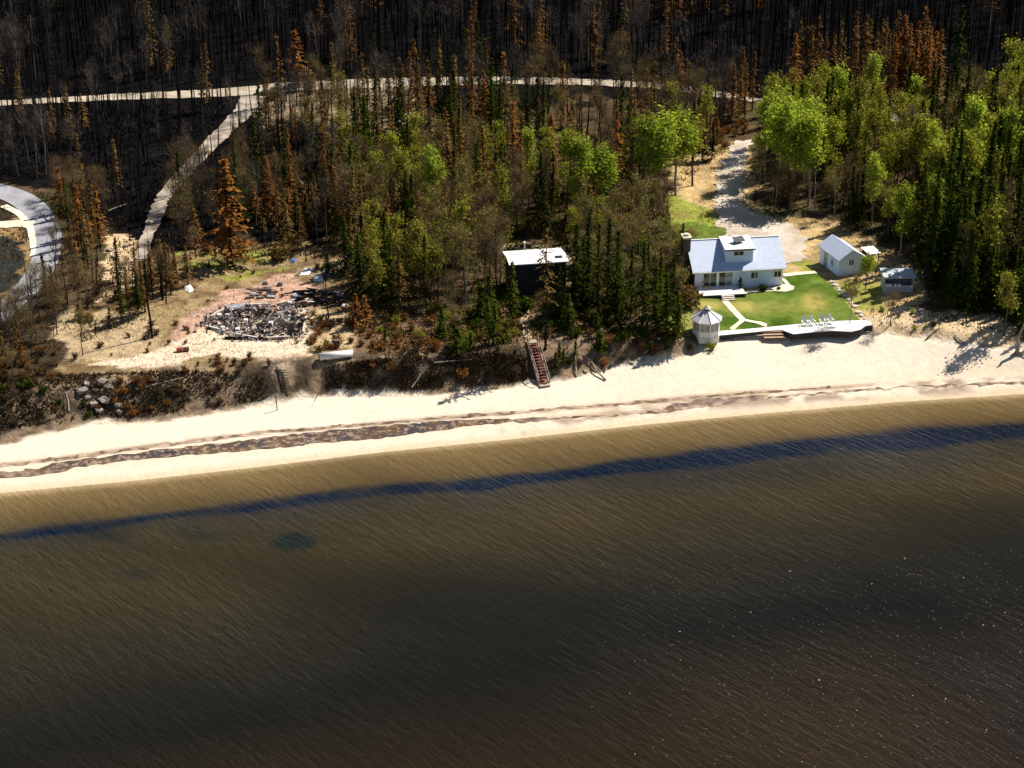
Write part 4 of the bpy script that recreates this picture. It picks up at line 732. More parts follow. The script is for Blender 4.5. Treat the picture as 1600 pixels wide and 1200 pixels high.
placed = []   # dict(key, x, y, h, px, py, label)
GRID = {}
def near(x, y, d):
    gx, gy = int(x // 3), int(y // 3)
    for a in (-1, 0, 1):
        for b in (-1, 0, 1):
            for (u, v_, dd) in GRID.get((gx + a, gy + b), ()):
                if (u - x) ** 2 + (v_ - y) ** 2 < max(d, dd) ** 2: return True
    return False
def put(key, px, py, h=None, label=None, sep=.5, wide=None):
    g_ = G(px, py); x, y = g_.x, g_.y
    GRID.setdefault((int(x // 3), int(y // 3)), []).append((x, y, sep)); placed.append(dict(key=key, x=x, y=y, z=g_.z, h=h, px=px, py=py, label=label, wide=wide)); return placed[-1]
HAND = [
 ('strip', 852, 546, 15.5, 'tall black trunk with thin crown standing in front of the white roofed cabin'),
 ('snag', 238, 528, 12, 'tall charred pole rising from the sand at the left end of the clearing'),
 ('snag', 514, 498, 9.5, 'tall charred pole standing in the black timber heap beside the white sheets'),
 ('orange', 362, 412, 14.5, 'big orange scorched conifer at the upper edge of the dry grass clearing'),
 ('orange', 466, 134, 9.5, 'lone orange conifer beside the far road above the track fork'),
 ('brown', 737, 232, 23, 'very tall rust brown conifer crossing the far road at centre'),
 ('pale', 440, 262, 9, 'forked pale dead tree standing below the far road shoulder'),
 ('dark', 565, 215, 8.5, 'dark conifer silhouetted against the pale road shoulder'),
 ('brown', 617, 200, 10, 'brown spiky conifer standing where the far road widens'),
 ('aspen', 678, 372, 13.5, 'bright aspen on the left of the middle wood, left of the cabin'),
 ('aspen', 690, 420, 8, 'short bright aspen below the tall left aspen of the middle wood'),
 ('aspen', 824, 300, 10, 'bright aspen standing high in the middle wood directly above the cabin'),
 ('lime', 826, 330, 8, 'pale lower aspen just below the bright aspen above the cabin'),
 ('lime', 884, 345, 14, 'tall loose aspen behind the dark spruce clump, nearest the cabin'),
 ('aspen', 908, 352, 13, 'green aspen in the row behind the dark spruce clump, second from cabin'),
 ('aspen', 942, 345, 12, 'green aspen in the row behind the spruce clump, third from cabin'),
 ('aspen', 1004, 325, 14, 'broad budding aspen at the left of the big group west of the driveway'),
 ('aspen', 1030, 318, 15, 'broad green aspen in the middle of the group west of the driveway'),
 ('aspen', 1056, 305, 14, 'broad bright aspen in the group west of the driveway, closer to it'),
 ('lime', 1082, 290, 11, 'last lime aspen before the tan slope beside the driveway'),
 ('aspen', 1196, 285, 14, 'bright aspen at the driveway edge, leftmost of the dense lime clump'),
 ('aspen', 1214, 308, 17, 'tallest lime aspen of the dense clump beside the driveway'),
 ('aspen', 1238, 318, 15.5, 'lime aspen in the centre of the dense clump beside the driveway'),
 ('aspen', 1262, 322, 14.5, 'front right lime aspen of the dense clump beside the driveway'),
 ('aspen', 1226, 268, 14, 'lime aspen at the back of the dense clump beside the driveway'),
 ('aspen', 1256, 285, 13.5, 'lime aspen at the back right of the dense clump by the driveway'),
 ('pale', 1273, 330, 8, 'slim white trunk at the front of the lime aspen clump'),
 ('aspen', 1358, 190, 11.5, 'bright green aspen high up among orange scorched conifers, right wood'),
 ('aspen', 1362, 352, 11, 'small bright aspen above the garden shed'),
 ('aspen', 1512, 330, 17.5, 'tall bright aspen column in the right wood, left of the pair'),
 ('aspen', 1522, 380, 12, 'shorter aspen at the foot of the left bright aspen column'),
 ('aspen', 1562, 330, 18, 'tall bright aspen column in the right wood, right of the pair'),
 ('lime', 1576, 200, 15, 'pale round topped aspen near the upper right corner'),
 ('lime', 1590, 215, 16, 'pale aspen at the right edge just under the upper corner'),
 ('aspen', 1405, 405, 11, 'sunlit aspen behind the grey open hut'), ('aspen', 1455, 400, 12, 'sunlit aspen right of the tall dark column spruce'),
 ('lime', 1430, 300, 11, 'olive aspen under the pale clearing in the right wood'),
 ('dark', 1487, 190, 19, 'tall thin dark spruce rising against the black burn at upper right'),
 ('dark', 1438, 330, 9, 'small black spruce spire among olive aspens of the right wood'),
 ('dark', 1483, 430, 20, 'very tall dark column spruce in the right wood'), ('dark', 1452, 440, 12, 'dark spruce spire right behind the open hut'),
 ('lime', 1568, 524, 9, 'narrow yellow green tree at the shore end of the right wood'),
 ('spruce', 1600, 508, 12, 'dark green spruce at the right edge beside the white driftwood'),
 ('spruce', 1590, 330, 17, 'tall green spruce at the right picture edge halfway up the wood'),
 ('bud', 1327, 510, 8.5, 'slender leafing tree growing through the boardwalk by the chairs'),
 ('aspen', 1352, 452, 5.5, 'small bright leafy tree in front of the garden shed'),
 ('bare', 1391, 508, 5.5, 'small twisted bare tree on the sand beyond the boardwalk end'),
 ('bare', 130, 556, 7, 'pale twiggy tree standing alone on the sandy patch, far left'),
 ('dark', 1112, 250, 6, 'round dark green young conifer beside the top of the driveway'),
 ('dark', 1098, 252, 4.5, 'small dark conifer left of the round one by the driveway top'),
 ('spruce', 800, 497, 7.5, 'bright green spruce at the left front corner of the dark cabin'),
 ('spruce', 872, 500, 7.5, 'brownish green spruce at the right front corner of the dark cabin'),
 ('spruce', 765, 492, 6.5, 'green spruce left of the cabin corner spruce'), ('spruce', 750, 497, 5, 'small green spruce further left of the dark cabin'),
 ('dark', 898, 492, 12, 'dark spruce nearest the cabin in the clump of dark spruces'), ('dark', 915, 480, 13, 'tallest dark spruce of the clump right of the cabin'),
 ('dark', 935, 490, 12, 'third dark spruce from the cabin in the dark clump'), ('dark', 962, 500, 12, 'dark pointed spruce in the middle of the dark clump'),
 ('dark', 948, 470, 11, 'dark spruce at the back middle of the dark clump'), ('dark', 985, 495, 9.5, 'dark spruce right of the middle of the dark clump'),
 ('dark', 1005, 510, 11, 'dark spruce with slim spire toward the right of the clump'), ('spruce', 1025, 515, 8.5, 'green spruce near the right end of the dark clump'),
 ('dark', 1042, 522, 8, 'last but one dark spruce toward the gazebo'), ('spruce', 1058, 530, 6, 'lowest spruce of the clump, nearest the gazebo'),
 ('orange', 556, 512, 4.5, 'bright orange young conifer right of the charred heap'), ('orange', 572, 508, 4, 'second orange young conifer right of the charred heap'),
 ('orange', 478, 350, 5.5, 'wide orange scorched bush tree under the leaning white trunk'), ('orange', 452, 348, 5, 'orange brown bush tree left of the leaning white trunk'),
 ('orange', 430, 350, 4.5, 'small orange brown bush tree two left of the leaning white trunk'),
 ('spruce', 525, 330, 7, 'green spruce at the left edge of the middle wood'), ('spruce', 512, 430, 3.2, 'tiny bright green spruce right of the white sheets'),
 ('dark', 190, 505, 6, 'dark conical tree on the sand left of the charred pole'), ('spruce', 104, 340, 6, 'green spruce among orange trees right of the paved bend'),
 ('brown', 185, 300, 8, 'brown conifer above the pale sandy scar'), ('sgreen', 1192, 455, 1.3, 'round dark bush against the front wall of the white house'),
 ('ssp', 1156, 456, 2.2, 'little cone conifer at the right end of the white deck'), ('sgreen', 1217, 453, .7, 'small dark plant at the right corner of the white house'),
 ('slime', 1112, 546, 1.5, 'yellow green bush in the sand below the gazebo'),
 ('gsnag', 1148, 150, 10, 'grey dead tree on the far road at the burn edge, left of aspens'),
]
for a, b, px, py in [('aspen', 0, 0, 0)][:0]: pass
for key, px, py, h, lb in HAND: put(key, px, py, h, lb, sep=1.1 if h > 3 else .4, wide={1226: 1.5, 737: .9, 1214: 1.35, 1238: 1.45, 1262: 1.4, 1256: 1.4, 1196: 1.1, 1030: 1.5, 1056: 1.6, 1004: 1.4, 1082: 1.4, 884: 1.3, 908: 1.3, 942: 1.3, 362: 1.6, 466: 1.5}.get(px))
NOGO = [GW(p) for p in (
 [(1085, 455), (1230, 450), (1225, 395), (1080, 400)], [(1122, 526), (1370, 515), (1360, 495), (1300, 440), (1226, 425), (1226, 455), (1085, 462), (1095, 500)],
 [(1280, 440), (1345, 436), (1340, 405), (1280, 405)], [(1376, 462), (1445, 458), (1445, 440), (1376, 440)], [(790, 466), (892, 462), (892, 432), (790, 436)],
 [(1150, 215), (1180, 222), (1172, 250), (1162, 290), (1170, 335), (1270, 345), (1270, 412), (1190, 412), (1110, 370), (1050, 372), (1040, 290), (1110, 262), (1126, 255)],
 [(250, 395), (520, 395), (545, 445), (550, 490), (560, 575), (300, 575), (100, 600), (90, 540), (230, 500), (280, 470)], [(812, 600), (812, 480), (836, 480), (868, 600)], [(1395, 168), (1450, 168), (1462, 195), (1400, 200)])]
RD = [(GW(FAR), 2.1), (GW(TRK), 1.7), (GW(PAV), 2.9)]
def blocked(x, y):
    xa_, ya_ = np.array([x]), np.array([y])
    for P in NOGO:
        if inpoly(P, xa_, ya_)[0]: return True
    for P, w_ in RD:
        if segdist(P, xa_, ya_)[0] < w_: return True
    return False
def zone(poly, spacing, mix, hs_, seed, wide=None, gap=0.):
    P = GW(poly); r = np.random.default_rng(seed); lo, hi = P.min(0), P.max(0); keys = [m_[0] for m_ in mix]; wt = np.array([m_[1] for m_ in mix], float); out = []
    nx_, ny_ = int((hi[0] - lo[0]) / spacing) + 1, int((hi[1] - lo[1]) / spacing) + 1
    gx, gy = np.meshgrid(lo[0] + spacing * np.arange(nx_), lo[1] + spacing * np.arange(ny_)); gx = gx + r.uniform(-.48, .48, gx.shape) * spacing; gy = gy + r.uniform(-.48, .48, gy.shape) * spacing
    gx, gy = gx.ravel(), gy.ravel(); ok = inpoly(P, gx, gy); gx, gy = gx[ok], gy[ok]; 
    if gap: g__ = fbm(gx, gy, 4.5, seed + 300, 2) > gap; gx, gy = gx[g__], gy[g__]
    z = ground_z(gx, gy)
    # clumps: kinds follow a slow noise so that like stands by like
    cl = np.stack([fbm(gx, gy, 14, seed * 7 + i, 2) for i in range(len(mix))], -1); pr = wt * np.exp(7 * (cl - .5)); pr /= pr.sum(1)[:, None]
    for x, y, zz, p in zip(gx, gy, z, pr):
        if near(x, y, spacing * .42) or blocked(x, y): continue
        key = keys[int(r.choice(len(keys), p=p))]; a, b = hs_[key] if key in hs_ else hs_['*']; h = r.uniform(a, b); px, py = project(x, y, zz)
        GRID.setdefault((int(x // 3), int(y // 3)), []).append((x, y, spacing * .42)); placed.append(dict(key=key, x=x, y=y, z=float(zz), h=h, px=float(px), py=float(py), label=None, wide=wide))
# fore and middle wood first
zone([(884, 470), (905, 425), (1020, 440), (1070, 470), (1066, 528), (1000, 520), (890, 495)], 3.5, [('dark', 3), ('spruce', 4), ('bud', 1.2), ('bare', 1)], {'*': (4, 9), 'bud': (5, 8)}, 1)
zone([(560, 492), (790, 482), (1060, 522), (1075, 540), (860, 545), (700, 556), (560, 545)], 1.7, [('sorange', 3.4), ('sbrown', 3), ('ssp', 2.2), ('sgreen', 2), ('slime', .6), ('bare', .5), ('spruce', .8)], {'*': (.9, 1.9), 'ssp': (1.3, 3), 'bare': (4, 7), 'spruce': (3, 5.5)}, 2)
zone([(520, 330), (560, 300), (660, 300), (790, 320), (790, 400), (780, 485), (700, 500), (600, 500), (552, 470), (535, 420)], 2.6, [('spruce', 2.6), ('dark', 1.2), ('brown', 3.), ('bud', 2.), ('bare', 2.2), ('lime', .9), ('orange', .7)], {'*': (7.5, 12), 'brown': (7, 11)}, 3)
zone([(880, 330), (1045, 330), (1040, 380), (1072, 400), (1070, 470), (1020, 440), (905, 425), (885, 400)], 2.6, [('bare', 2.6), ('bud', 3.6), ('spruce', .7), ('sbrown', 1), ('lime', .5)], {'*': (4.5, 8.5), 'sbrown': (1, 2)}, 4)
zone([(790, 320), (880, 330), (880, 385), (800, 385)], 2.7, [('dark', 3), ('spruce', 1), ('bare', 1), ('bud', 1)], {'*': (7, 11)}, 5)
zone([(500, 215), (700, 215), (1080, 200), (1120, 225), (1040, 290), (1045, 330), (790, 320), (520, 330), (480, 260)], 3.1, [('brown', 2.8), ('bare', 2.2), ('bud', 1.2), ('spruce', 1.2), ('dark', 1.4), ('lime', .3), ('snag', 3.), ('gsnag', .8), ('orange', .5)], {'*': (8, 13)}, 6)
zone([(430, 160), (520, 140), (640, 150), (730, 150), (1080, 160), (1170, 178), (1140, 215), (1080, 200), (700, 215), (500, 215), (440, 240)], 2.8, [('snag', 5.5), ('gsnag', 1.4), ('brown', 2.2), ('bare', 1.4), ('orange', .5), ('dark', .4)], {'*': (8, 13)}, 7)
zone([(1085, 190), (1165, 180), (1172, 200), (1145, 225), (1110, 235), (1080, 240)], 1.8, [('sorange', 2), ('orange', 1.2), ('sbrown', 2), ('brown', 1)], {'*': (1.2, 2.2), 'orange': (3, 6), 'brown': (3, 6)}, 8)
# left woods
zone([(85, 300), (150, 300), (175, 350), (165, 420), (150, 470), (100, 520), (60, 560), (-60, 570), (-60, 520), (50, 470), (92, 420), (95, 350)], 2.2, [('brown', 3), ('orange', .8), ('bare', 3.0), ('spruce', .6), ('snag', 1.2), ('gsnag', 1)], {'*': (5, 9.5)}, 9)
zone([(170, 440), (250, 430), (268, 470), (250, 500), (180, 508)], 1.9, [('dark', 1.), ('bare', 2), ('snag', 1.6), ('brown', 2)], {'*': (3.5, 7)}, 10)
zone([(215, 400), (250, 300), (300, 265), (395, 180), (430, 160), (500, 215), (480, 260), (520, 330), (540, 400), (500, 402), (420, 388), (300, 392)], 2.9, [('snag', 7.), ('gsnag', 1.1), ('brown', .9), ('orange', .2), ('bare', 1.0), ('dark', .5)], {'*': (7.5, 12), 'orange': (5, 8), 'brown': (6, 10)}, 11)
zone([(410, 300), (520, 300), (530, 390), (400, 385)], 2.2, [('brown', 2), ('dark', 2.4), ('snag', 1)], {'*': (5, 8)}, 12)
# right wood
zone([(1230, 140), (1330, 130), (1470, 130), (1470, 165), (1230, 175)], 2.5, [('orange', 3.4), ('brown', 4), ('snag', 1.), ('dark', .4)], {'*': (9, 14)}, 13)
zone([(1200, 175), (1470, 165), (1640, 140), (1640, 200), (1470, 215), (1200, 215)], 2.8, [('lime', 2.2), ('bud', 2), ('dark', 1.6), ('brown', 2), ('bare', 1)], {'*': (5.5, 8.5)}, 26)
zone([(1200, 215), (1470, 215), (1640, 200), (1640, 330), (1440, 330), (1290, 330), (1270, 300), (1190, 270)], 2.9, [('lime', 2.2), ('aspen', 2.4), ('bud', 1.3), ('dark', 4.2), ('spruce', 1.4), ('bare', .9), ('brown', .5)], {'*': (9, 14)}, 14)
zone([(1280, 318), (1440, 325), (1440, 398), (1385, 372), (1310, 352)], 2.3, [('bud', 3), ('bare', 3), ('lime', 1.2), ('dark', .8)], {'*': (6, 9.5)}, 15)
zone([(1440, 325), (1640, 325), (1640, 470), (1460, 465), (1430, 420)], 2.4, [('spruce', 3.2), ('dark', 5), ('lime', .3), ('bud', .6), ('aspen', .25)], {'*': (10, 16)}, 16)
zone([(1450, 455), (1640, 465), (1640, 510), (1560, 500), (1500, 490), (1450, 474)], 2.3, [('spruce', 3), ('dark', 4.5), ('bud', .4)], {'*': (7, 11)}, 17)
zone([(1700, 100), (1900, 100), (1900, 490), (1640, 500), (1640, 130)], 3.4, [('spruce', 3), ('dark', 4), ('aspen', 1)], {'*': (12, 17)}, 18)
# bank and clearing brush
zone([(-60, 520), (95, 530), (130, 560), (110, 590), (-60, 605)], 1.7, [('sburnt', 3), ('sbrown', 3), ('brown', .7), ('bare', .8), ('sorange', .8)], {'*': (.8, 1.7), 'brown': (3, 6), 'bare': (3, 6)}, 27)
zone([(-40, 585), (130, 578), (260, 572), (420, 585), (425, 618), (250, 648), (130, 652), (-40, 680)], 1.6, [('sburnt', 6), ('sbrown', 2.8), ('sorange', .7), ('snag', .25), ('sgreen', .15)], {'*': (.8, 1.7), 'snag': (2, 4)}, 19, gap=.4)
zone([(505, 572), (560, 572), (690, 548), (820, 552), (825, 590), (760, 600), (640, 608), (510, 606)], 1.6, [('sburnt', 6), ('sbrown', 3), ('sorange', 1.), ('bare', .25)], {'*': (.8, 1.8), 'bare': (2.5, 4)}, 20, gap=.38)
zone([(862, 552), (960, 534), (1080, 528), (1082, 552), (1000, 568), (940, 572), (866, 588)], 1.25, [('sburnt', 2.4), ('sbrown', 3), ('sgreen', 2.4), ('sorange', 1), ('ssp', 1)], {'*': (.8, 1.7), 'ssp': (1.5, 3)}, 21, gap=.36)
def loose(poly, n, mix, h, seed):
    P = GW(poly); r = np.random.default_rng(seed); c_ = 0
    while c_ < n:
        x, y = r.uniform(P[:, 0].min(), P[:, 0].max()), r.uniform(P[:, 1].min(), P[:, 1].max()); c_ += .02
        if not inpoly(P, np.array([x]), np.array([y]))[0]: continue
        c_ += .98; z = float(ground_z(x, y)); px, py = project(x, y, z); placed.append(dict(key=mix[r.integers(len(mix))], x=x, y=y, z=z, h=r.uniform(*h), px=float(px), py=float(py), label=None, wide=None))
loose([(480, 500), (550, 505), (555, 545), (490, 560), (470, 540)], 26, ['sbrown', 'sorange', 'sburnt', 'sbrown'], (.8, 1.8), 30)
loose([(250, 500), (300, 510), (280, 545), (130, 575), (110, 560)], 16, ['sbrown', 'sburnt'], (.6, 1.3), 31)
loose([(300, 560), (430, 560), (430, 585), (280, 590)], 18, ['sbrown', 'sburnt', 'sorange'], (.6, 1.3), 32)
loose([(260, 400), (500, 395), (500, 420), (420, 430), (280, 445)], 12, ['sbrown', 'sburnt'], (.5, 1.2), 33)
loose([(1050, 380), (1082, 395), (1082, 480), (1075, 520), (1050, 470)], 16, ['bare', 'bud', 'slime', 'sbrown'], (2, 5), 34)
loose([(1360, 470), (1450, 480), (1480, 520), (1400, 512)], 10, ['sbrown', 'slime', 'sburnt'], (.5, 1.1), 35)
loose([(1180, 300), (1290, 300), (1285, 335), (1190, 330)], 12, ['bare', 'bud', 'sbrown', 'bare'], (4, 8), 36)
loose([(300, 455), (480, 440), (550, 500), (480, 560), (280, 560)], 22, ['sbrown', 'sburnt', 'sburnt'], (.4, .9), 37)
loose([(235, 415), (305, 420), (300, 470), (240, 478)], 14, ['snag', 'bare', 'brown', 'bare'], (4, 7.5), 38)
loose([(120, 430), (250, 460), (250, 505), (110, 520)], 14, ['sbrown', 'bare', 'sburnt', 'brown'], (1, 3), 39)
loose([(300, 390), (520, 388), (525, 410), (300, 412)], 10, ['snag', 'bare', 'sbrown'], (2, 6), 40)
loose([(795, 480), (885, 478), (885, 500), (800, 505)], 7, ['spruce', 'bare', 'sgreen'], (2.5, 4.5), 41)
# far burn
zone([(-60, 172), (360, 152), (360, 166), (-60, 192)], 2.4, [('snag', 10), ('gsnag', .6)], {'*': (7, 12)}, 28)
zone([(-80, -45), (1700, -45), (1700, 125), (1470, 125), (1230, 140), (1180, 146), (1000, 120), (700, 112), (450, 122), (200, 140), (-80, 154)], 2.5, [('snag', 26), ('gsnag', .45), ('brown', .05)], {'*': (8, 16)}, 22)
for gi, gp in enumerate(([(0, 145), (60, 140), (60, 105), (0, 110)], [(150, 140), (330, 128), (330, 95), (150, 105)], [(480, 120), (560, 115), (560, 85), (480, 90)], [(830, 118), (1040, 124), (1040, 80), (830, 80)])):
    loose(gp, 12 if gi != 3 else 22, ['gsnag', 'gsnag', 'gsnag', 'brown'], (9, 14), 60 + gi)
zone([(1020, 146), (1180, 170), (1172, 200), (1020, 178)], 2.0, [('snag', 3), ('brown', 2), ('gsnag', 1), ('dark', .8)], {'*': (7, 11)}, 24)
loose([(930, 12), (1110, 8), (1200, 20), (1110, 40), (930, 35)], 9, ['orange', 'brown'], (7, 10), 66)
zone([(-80, 178), (360, 160), (335, 210), (250, 285), (215, 385), (185, 320), (100, 285), (-80, 275)], 2.8, [('snag', 14), ('gsnag', 1.0), ('brown', .12)], {'*': (6, 13)}, 23)
print('long labels', 0) if 0 else None
print('plants', len(placed), {k: sum(p['key'] == k for p in placed) for k in K})

# ---- who becomes an object of its own, who is part of the mass
snags = sorted([p for p in placed if p['key'] == 'snag' and not p['label']], key=lambda p: p['y'])
vis = [p for p in snags if -10 < p['px'] < 1610 and p['py'] > 20]; own = set(id(p) for p in vis[:285])
mass = [p for p in snags if id(p) not in own]
out_of_frame = [p for p in placed if not (-70 < p['px'] < 1670)]
LM = [('the white house', 1150, 450), ('the garden shed', 1320, 432), ('the gazebo', 1102, 522), ('the dark cabin', 840, 462), ('the red-tread beach stairs', 842, 570), ('the burnt ruin', 400, 505), ('the white sheets', 492, 430), ('the paved bend', 78, 385),
      ('the track fork', 395, 155), ('the sandy scar', 185, 415), ('the white tank', 525, 560), ('the driveway top', 1155, 228), ('the grey open hut', 1405, 458), ('the far clearing', 1425, 185), ('the pale road shoulder', 590, 165), ('the dirt track bend', 285, 272),
      ('the far road start', 40, 160), ('the far road middle', 750, 127), ('the shaded far road', 1000, 134), ('the log steps', 442, 595), ('the tall column spruce', 1483, 430), ('the bright aspen pair', 1538, 330), ('the white driftwood', 1590, 545), ('the big orange conifer', 362, 412), ('the lime aspen clump', 1235, 300), ('the very tall brown conifer', 737, 232), ('the black boulder bank', 170, 620), ('the two charred poles', 238, 528)]
LM = [l_ for l_ in LM if l_[0] not in ('the two charred poles', 'the black boulder bank')] + [('the left charred pole', 238, 528), ('the leaning white trunk', 470, 290), ('the upper left corner', 60, 40), ('the upper right corner', 1560, 60), ('the lone orange conifer', 466, 134), ('the upper middle edge', 900, 30), ('the upper right burn', 1250, 40), ('the burn above the road', 250, 60), ('the road bend bank', 60, 540), ('the black triangle', 700, 170), ('the burn under the road', 160, 240)]
LW = [(n_, G(a, b)) for n_, a, b in LM]
ORD = ['first', 'second', 'third', 'fourth', 'fifth', 'sixth', 'seventh', 'eighth', 'ninth', 'tenth']
def relation(p):
    d_ = [(math.hypot(g_.x - p['x'], g_.y - p['y']), n_, g_) for n_, g_ in LW]; dist, n_, g_ = min(d_, key=lambda t: t[0]); ax, ay = p['x'] - g_.x, p['y'] - g_.y
    q = 'just ' if dist < 9 else ('' if dist < 20 else 'well ')
    side = ('right of ' if ax > 0 else 'left of ') if abs(ax) > abs(ay) else ('behind ' if ay > 0 else 'in front of ')
    return q + side + n_
def autolabel(items, groupword):
    by = {}
    for p in items: by.setdefault((p['key'], relation(p)), []).append(p)
    for (key, rel), L_ in by.items():
        w_ = K[key]['words']; L_.sort(key=lambda p: p['px']); n_ = len(L_)
        if n_ == 1: L_[0]['label'] = f"{w_}, {'tall' if L_[0]['h'] > 9 else 'small'}, the only one {rel}"; L_[0]['label'] = f"only {w_} {rel}"; continue
        if n_ > 3:   # split by height within the spot, then by order from the left
            hs2 = sorted(L_, key=lambda p: -p['h']); t3 = max(1, (n_ + 1) // 3); sets = [('tall', hs2[:t3]), ('mid-height', hs2[t3:2 * t3]), ('short', hs2[2 * t3:])]
        else: sets = [('', L_)]
        for hw_, S_ in sets:
            S_.sort(key=lambda p: p['px']); m_ = len(S_); pre = (hw_ + ' ') if hw_ else ''
            for i, p in enumerate(S_):
                if m_ == 1: p['label'] = f"{pre}{w_} {rel}" if hw_ else f"only {w_} {rel}"
                elif m_ <= 8: p['label'] = f"{pre}{w_} {rel}, {ORD[i] if i < m_ - 1 else 'last'} from left"
                else: p['label'] = f"{pre}{w_} {rel}"; p['shared'] = f"{pre}{w_}s {rel}"
for p in placed:
    if p['h'] is None: p['h'] = 1.
indiv = [p for p in placed if id(p) not in set(map(id, mass)) and -70 < p['px'] < 1670 and p['py'] > -12]
rest = [p for p in placed if p['key'] != 'snag' and not (-70 < p['px'] < 1670 and p['py'] > -12)]
autolabel([p for p in indiv if not p['label']], '')
GRP = {'snag': 'charred snags of the burnt forest', 'gsnag': 'grey dead trees of the burnt forest', 'pale': 'pale dead trunks', 'orange': 'orange scorched conifers', 'brown': 'brown scorched conifers', 'spruce': 'green spruces', 'dark': 'dark spruces', 'aspen': 'bright green aspens', 'lime': 'budding aspens', 'bare': 'bare birches', 'bud': 'budding birches',
       'strip': 'thin topped spruces', 'sbrown': 'brown shrubs', 'sorange': 'rusty shrubs', 'sgreen': 'green shrubs', 'sburnt': 'burnt bushes on the bank', 'slime': 'yellow green shrubs', 'ssp': 'young spruces'}
RT = np.random.default_rng(99)
for p in indiv:
    k_ = K[p['key']]; tm, cm, ex, hh = k_['var'][RT.integers(len(k_['var']))]; sz = p['h'] / hh; wd_ = (p['wide'] or RT.uniform(.9, 1.15)) * (sz if k_['cat'] != 'tree' else max(.75, min(1.25, sz ** .6)))
    e = empty(k_['name'], (p['x'], p['y'], p['z'] - .05), RT.uniform(0, 6.28), p['label'], k_['cat'], p.get('shared') or GRP[p['key']]); e.scale = (wd_, wd_, sz)
    if p['key'] in ('snag', 'gsnag', 'bare', 'pale'): e.rotation_euler[0] = RT.normal(0, .03); e.rotation_euler[1] = RT.normal(0, .03)
    sh = k_['cat'] == 'shrub'
    link('stems' if sh else 'trunk', tm, e); cr_ = link(k_['cpart'], cm, e)
    if k_['cpart'] == 'branches': cr_['kind'] = 'stuff'
    if ex: tag(link('twigs', ex, e), kind='stuff')
def joined(name, items, label, cat=None):
    """many plants in one mesh: the mass nobody could count"""
    bym = {}
    for p in items:
        k_ = K[p['key']]; tm, cm, ex, hh = k_['var'][RT.integers(len(k_['var']))]; sz = p['h'] / hh; a = RT.uniform(0, 6.28); c_, s_ = math.cos(a) * (p['wide'] or 1), math.sin(a) * (p['wide'] or 1)
        for me in (tm, cm): bym.setdefault(me, []).append((c_, s_, sz, p['x'], p['y'], p['z'] - .05))
    Vs, Qs, Ts, Mi = [], [], [], []; n0 = 0; mats = []
    out = bpy.data.meshes.new(name)
    for me, tr in bym.items():
        nv = len(me.vertices); v = np.empty(nv * 3, np.float32); me.vertices.foreach_get('co', v); v = v.reshape(-1, 3)
        lt_ = np.empty(len(me.polygons), np.int32); me.polygons.foreach_get('loop_total', lt_); li = np.empty(len(me.loops), np.int32); me.loops.foreach_get('vertex_index', li); ls_ = np.empty(len(me.polygons), np.int32); me.polygons.foreach_get('loop_start', ls_)
        q = li[ls_[lt_ == 4][:, None] + np.arange(4)] if (lt_ == 4).any() else np.empty((0, 4), int); t = li[ls_[lt_ == 3][:, None] + np.arange(3)] if (lt_ == 3).any() else np.empty((0, 3), int)
        mt_ = me.materials[0]; mi = mats.index(mt_) if mt_ in mats else (mats.append(mt_) or len(mats) - 1)
        for c_, s_, sz, x, y, z in tr:
            Vs.append(np.stack([v[:, 0] * c_ - v[:, 1] * s_ + x, v[:, 0] * s_ + v[:, 1] * c_ + y, v[:, 2] * sz + z], -1)); Qs.append((q + n0, mi)); Ts.append((t + n0, mi)); n0 += nv
    Qa = np.concatenate([a for a, _ in Qs]); Ta = np.concatenate([a for a, _ in Ts]); idx_ = np.concatenate([np.full(len(a), m_) for a, m_ in Qs] + [np.full(len(a), m_) for a, m_ in Ts])
    me = fast_mesh(name, np.concatenate(Vs), [f for f in (Qa, Ta) if len(f)], None)
    for m_ in mats: me.materials.append(m_)
    if len(me.polygons) == len(idx_): me.polygons.foreach_set('material_index', idx_.astype(np.int32))
    return tag(link(name, me), label, cat, kind='stuff')
joined('burnt_forest', mass, 'mass of charred bare trunks filling the burnt land beyond the far road', 'forest')
if rest: joined('woods', rest, 'outer woods continuing beyond the side of the wooded shore', 'forest')

# ---- ground clutter that nobody could count
def tufts(name, polys, n, m, q, seed, label, cat, up=.6, avoid=True):
    r = np.random.default_rng(seed); Xs, Ys = [], []
    for poly in polys:
        P = GW(poly); x = r.uniform(P[:, 0].min(), P[:, 0].max(), n * 2); y = r.uniform(P[:, 1].min(), P[:, 1].max(), n * 2)
        d_ = fbm(x, y, 3.0, seed + 5, 3); s_ = inpoly(P, x, y) & (r.random(len(x)) < sstep((d_ - .3) / .3))
        if avoid:
            for Pn in NOGO[:5]: s_ &= ~inpoly(Pn, x, y)
            for Pn, w_ in RD: s_ &= segdist(Pn, x, y) > w_ - .4
        Xs.append(x[s_][:n]); Ys.append(y[s_][:n])
    x = np.concatenate(Xs); y = np.concatenate(Ys); z = ground_z(x, y); k_ = len(x); s = q * r.uniform(.4, 1.5, k_)[:, None]
    C_ = np.stack([x, y, z], -1); u = r.normal(0, .6, (k_, 3)); u[:, 2] = np.abs(u[:, 2]) + up; u = u * s; w_ = np.cross(u, r.normal(size=(k_, 3))); w_ = w_ / (np.linalg.norm(w_, axis=1)[:, None] + 1e-6) * s * .35
    tag(MB().blades(C_, u, w_).build(name, m), label, cat, kind='stuff')
tufts('undergrowth', [[(520, 230), (1080, 200), (1150, 225), (1040, 300), (1070, 470), (1070, 540), (860, 560), (560, 560), (540, 470), (500, 330)]], 45000, M['brown'], .25, 71, 'brown undergrowth on the floor of the middle wood', 'undergrowth')
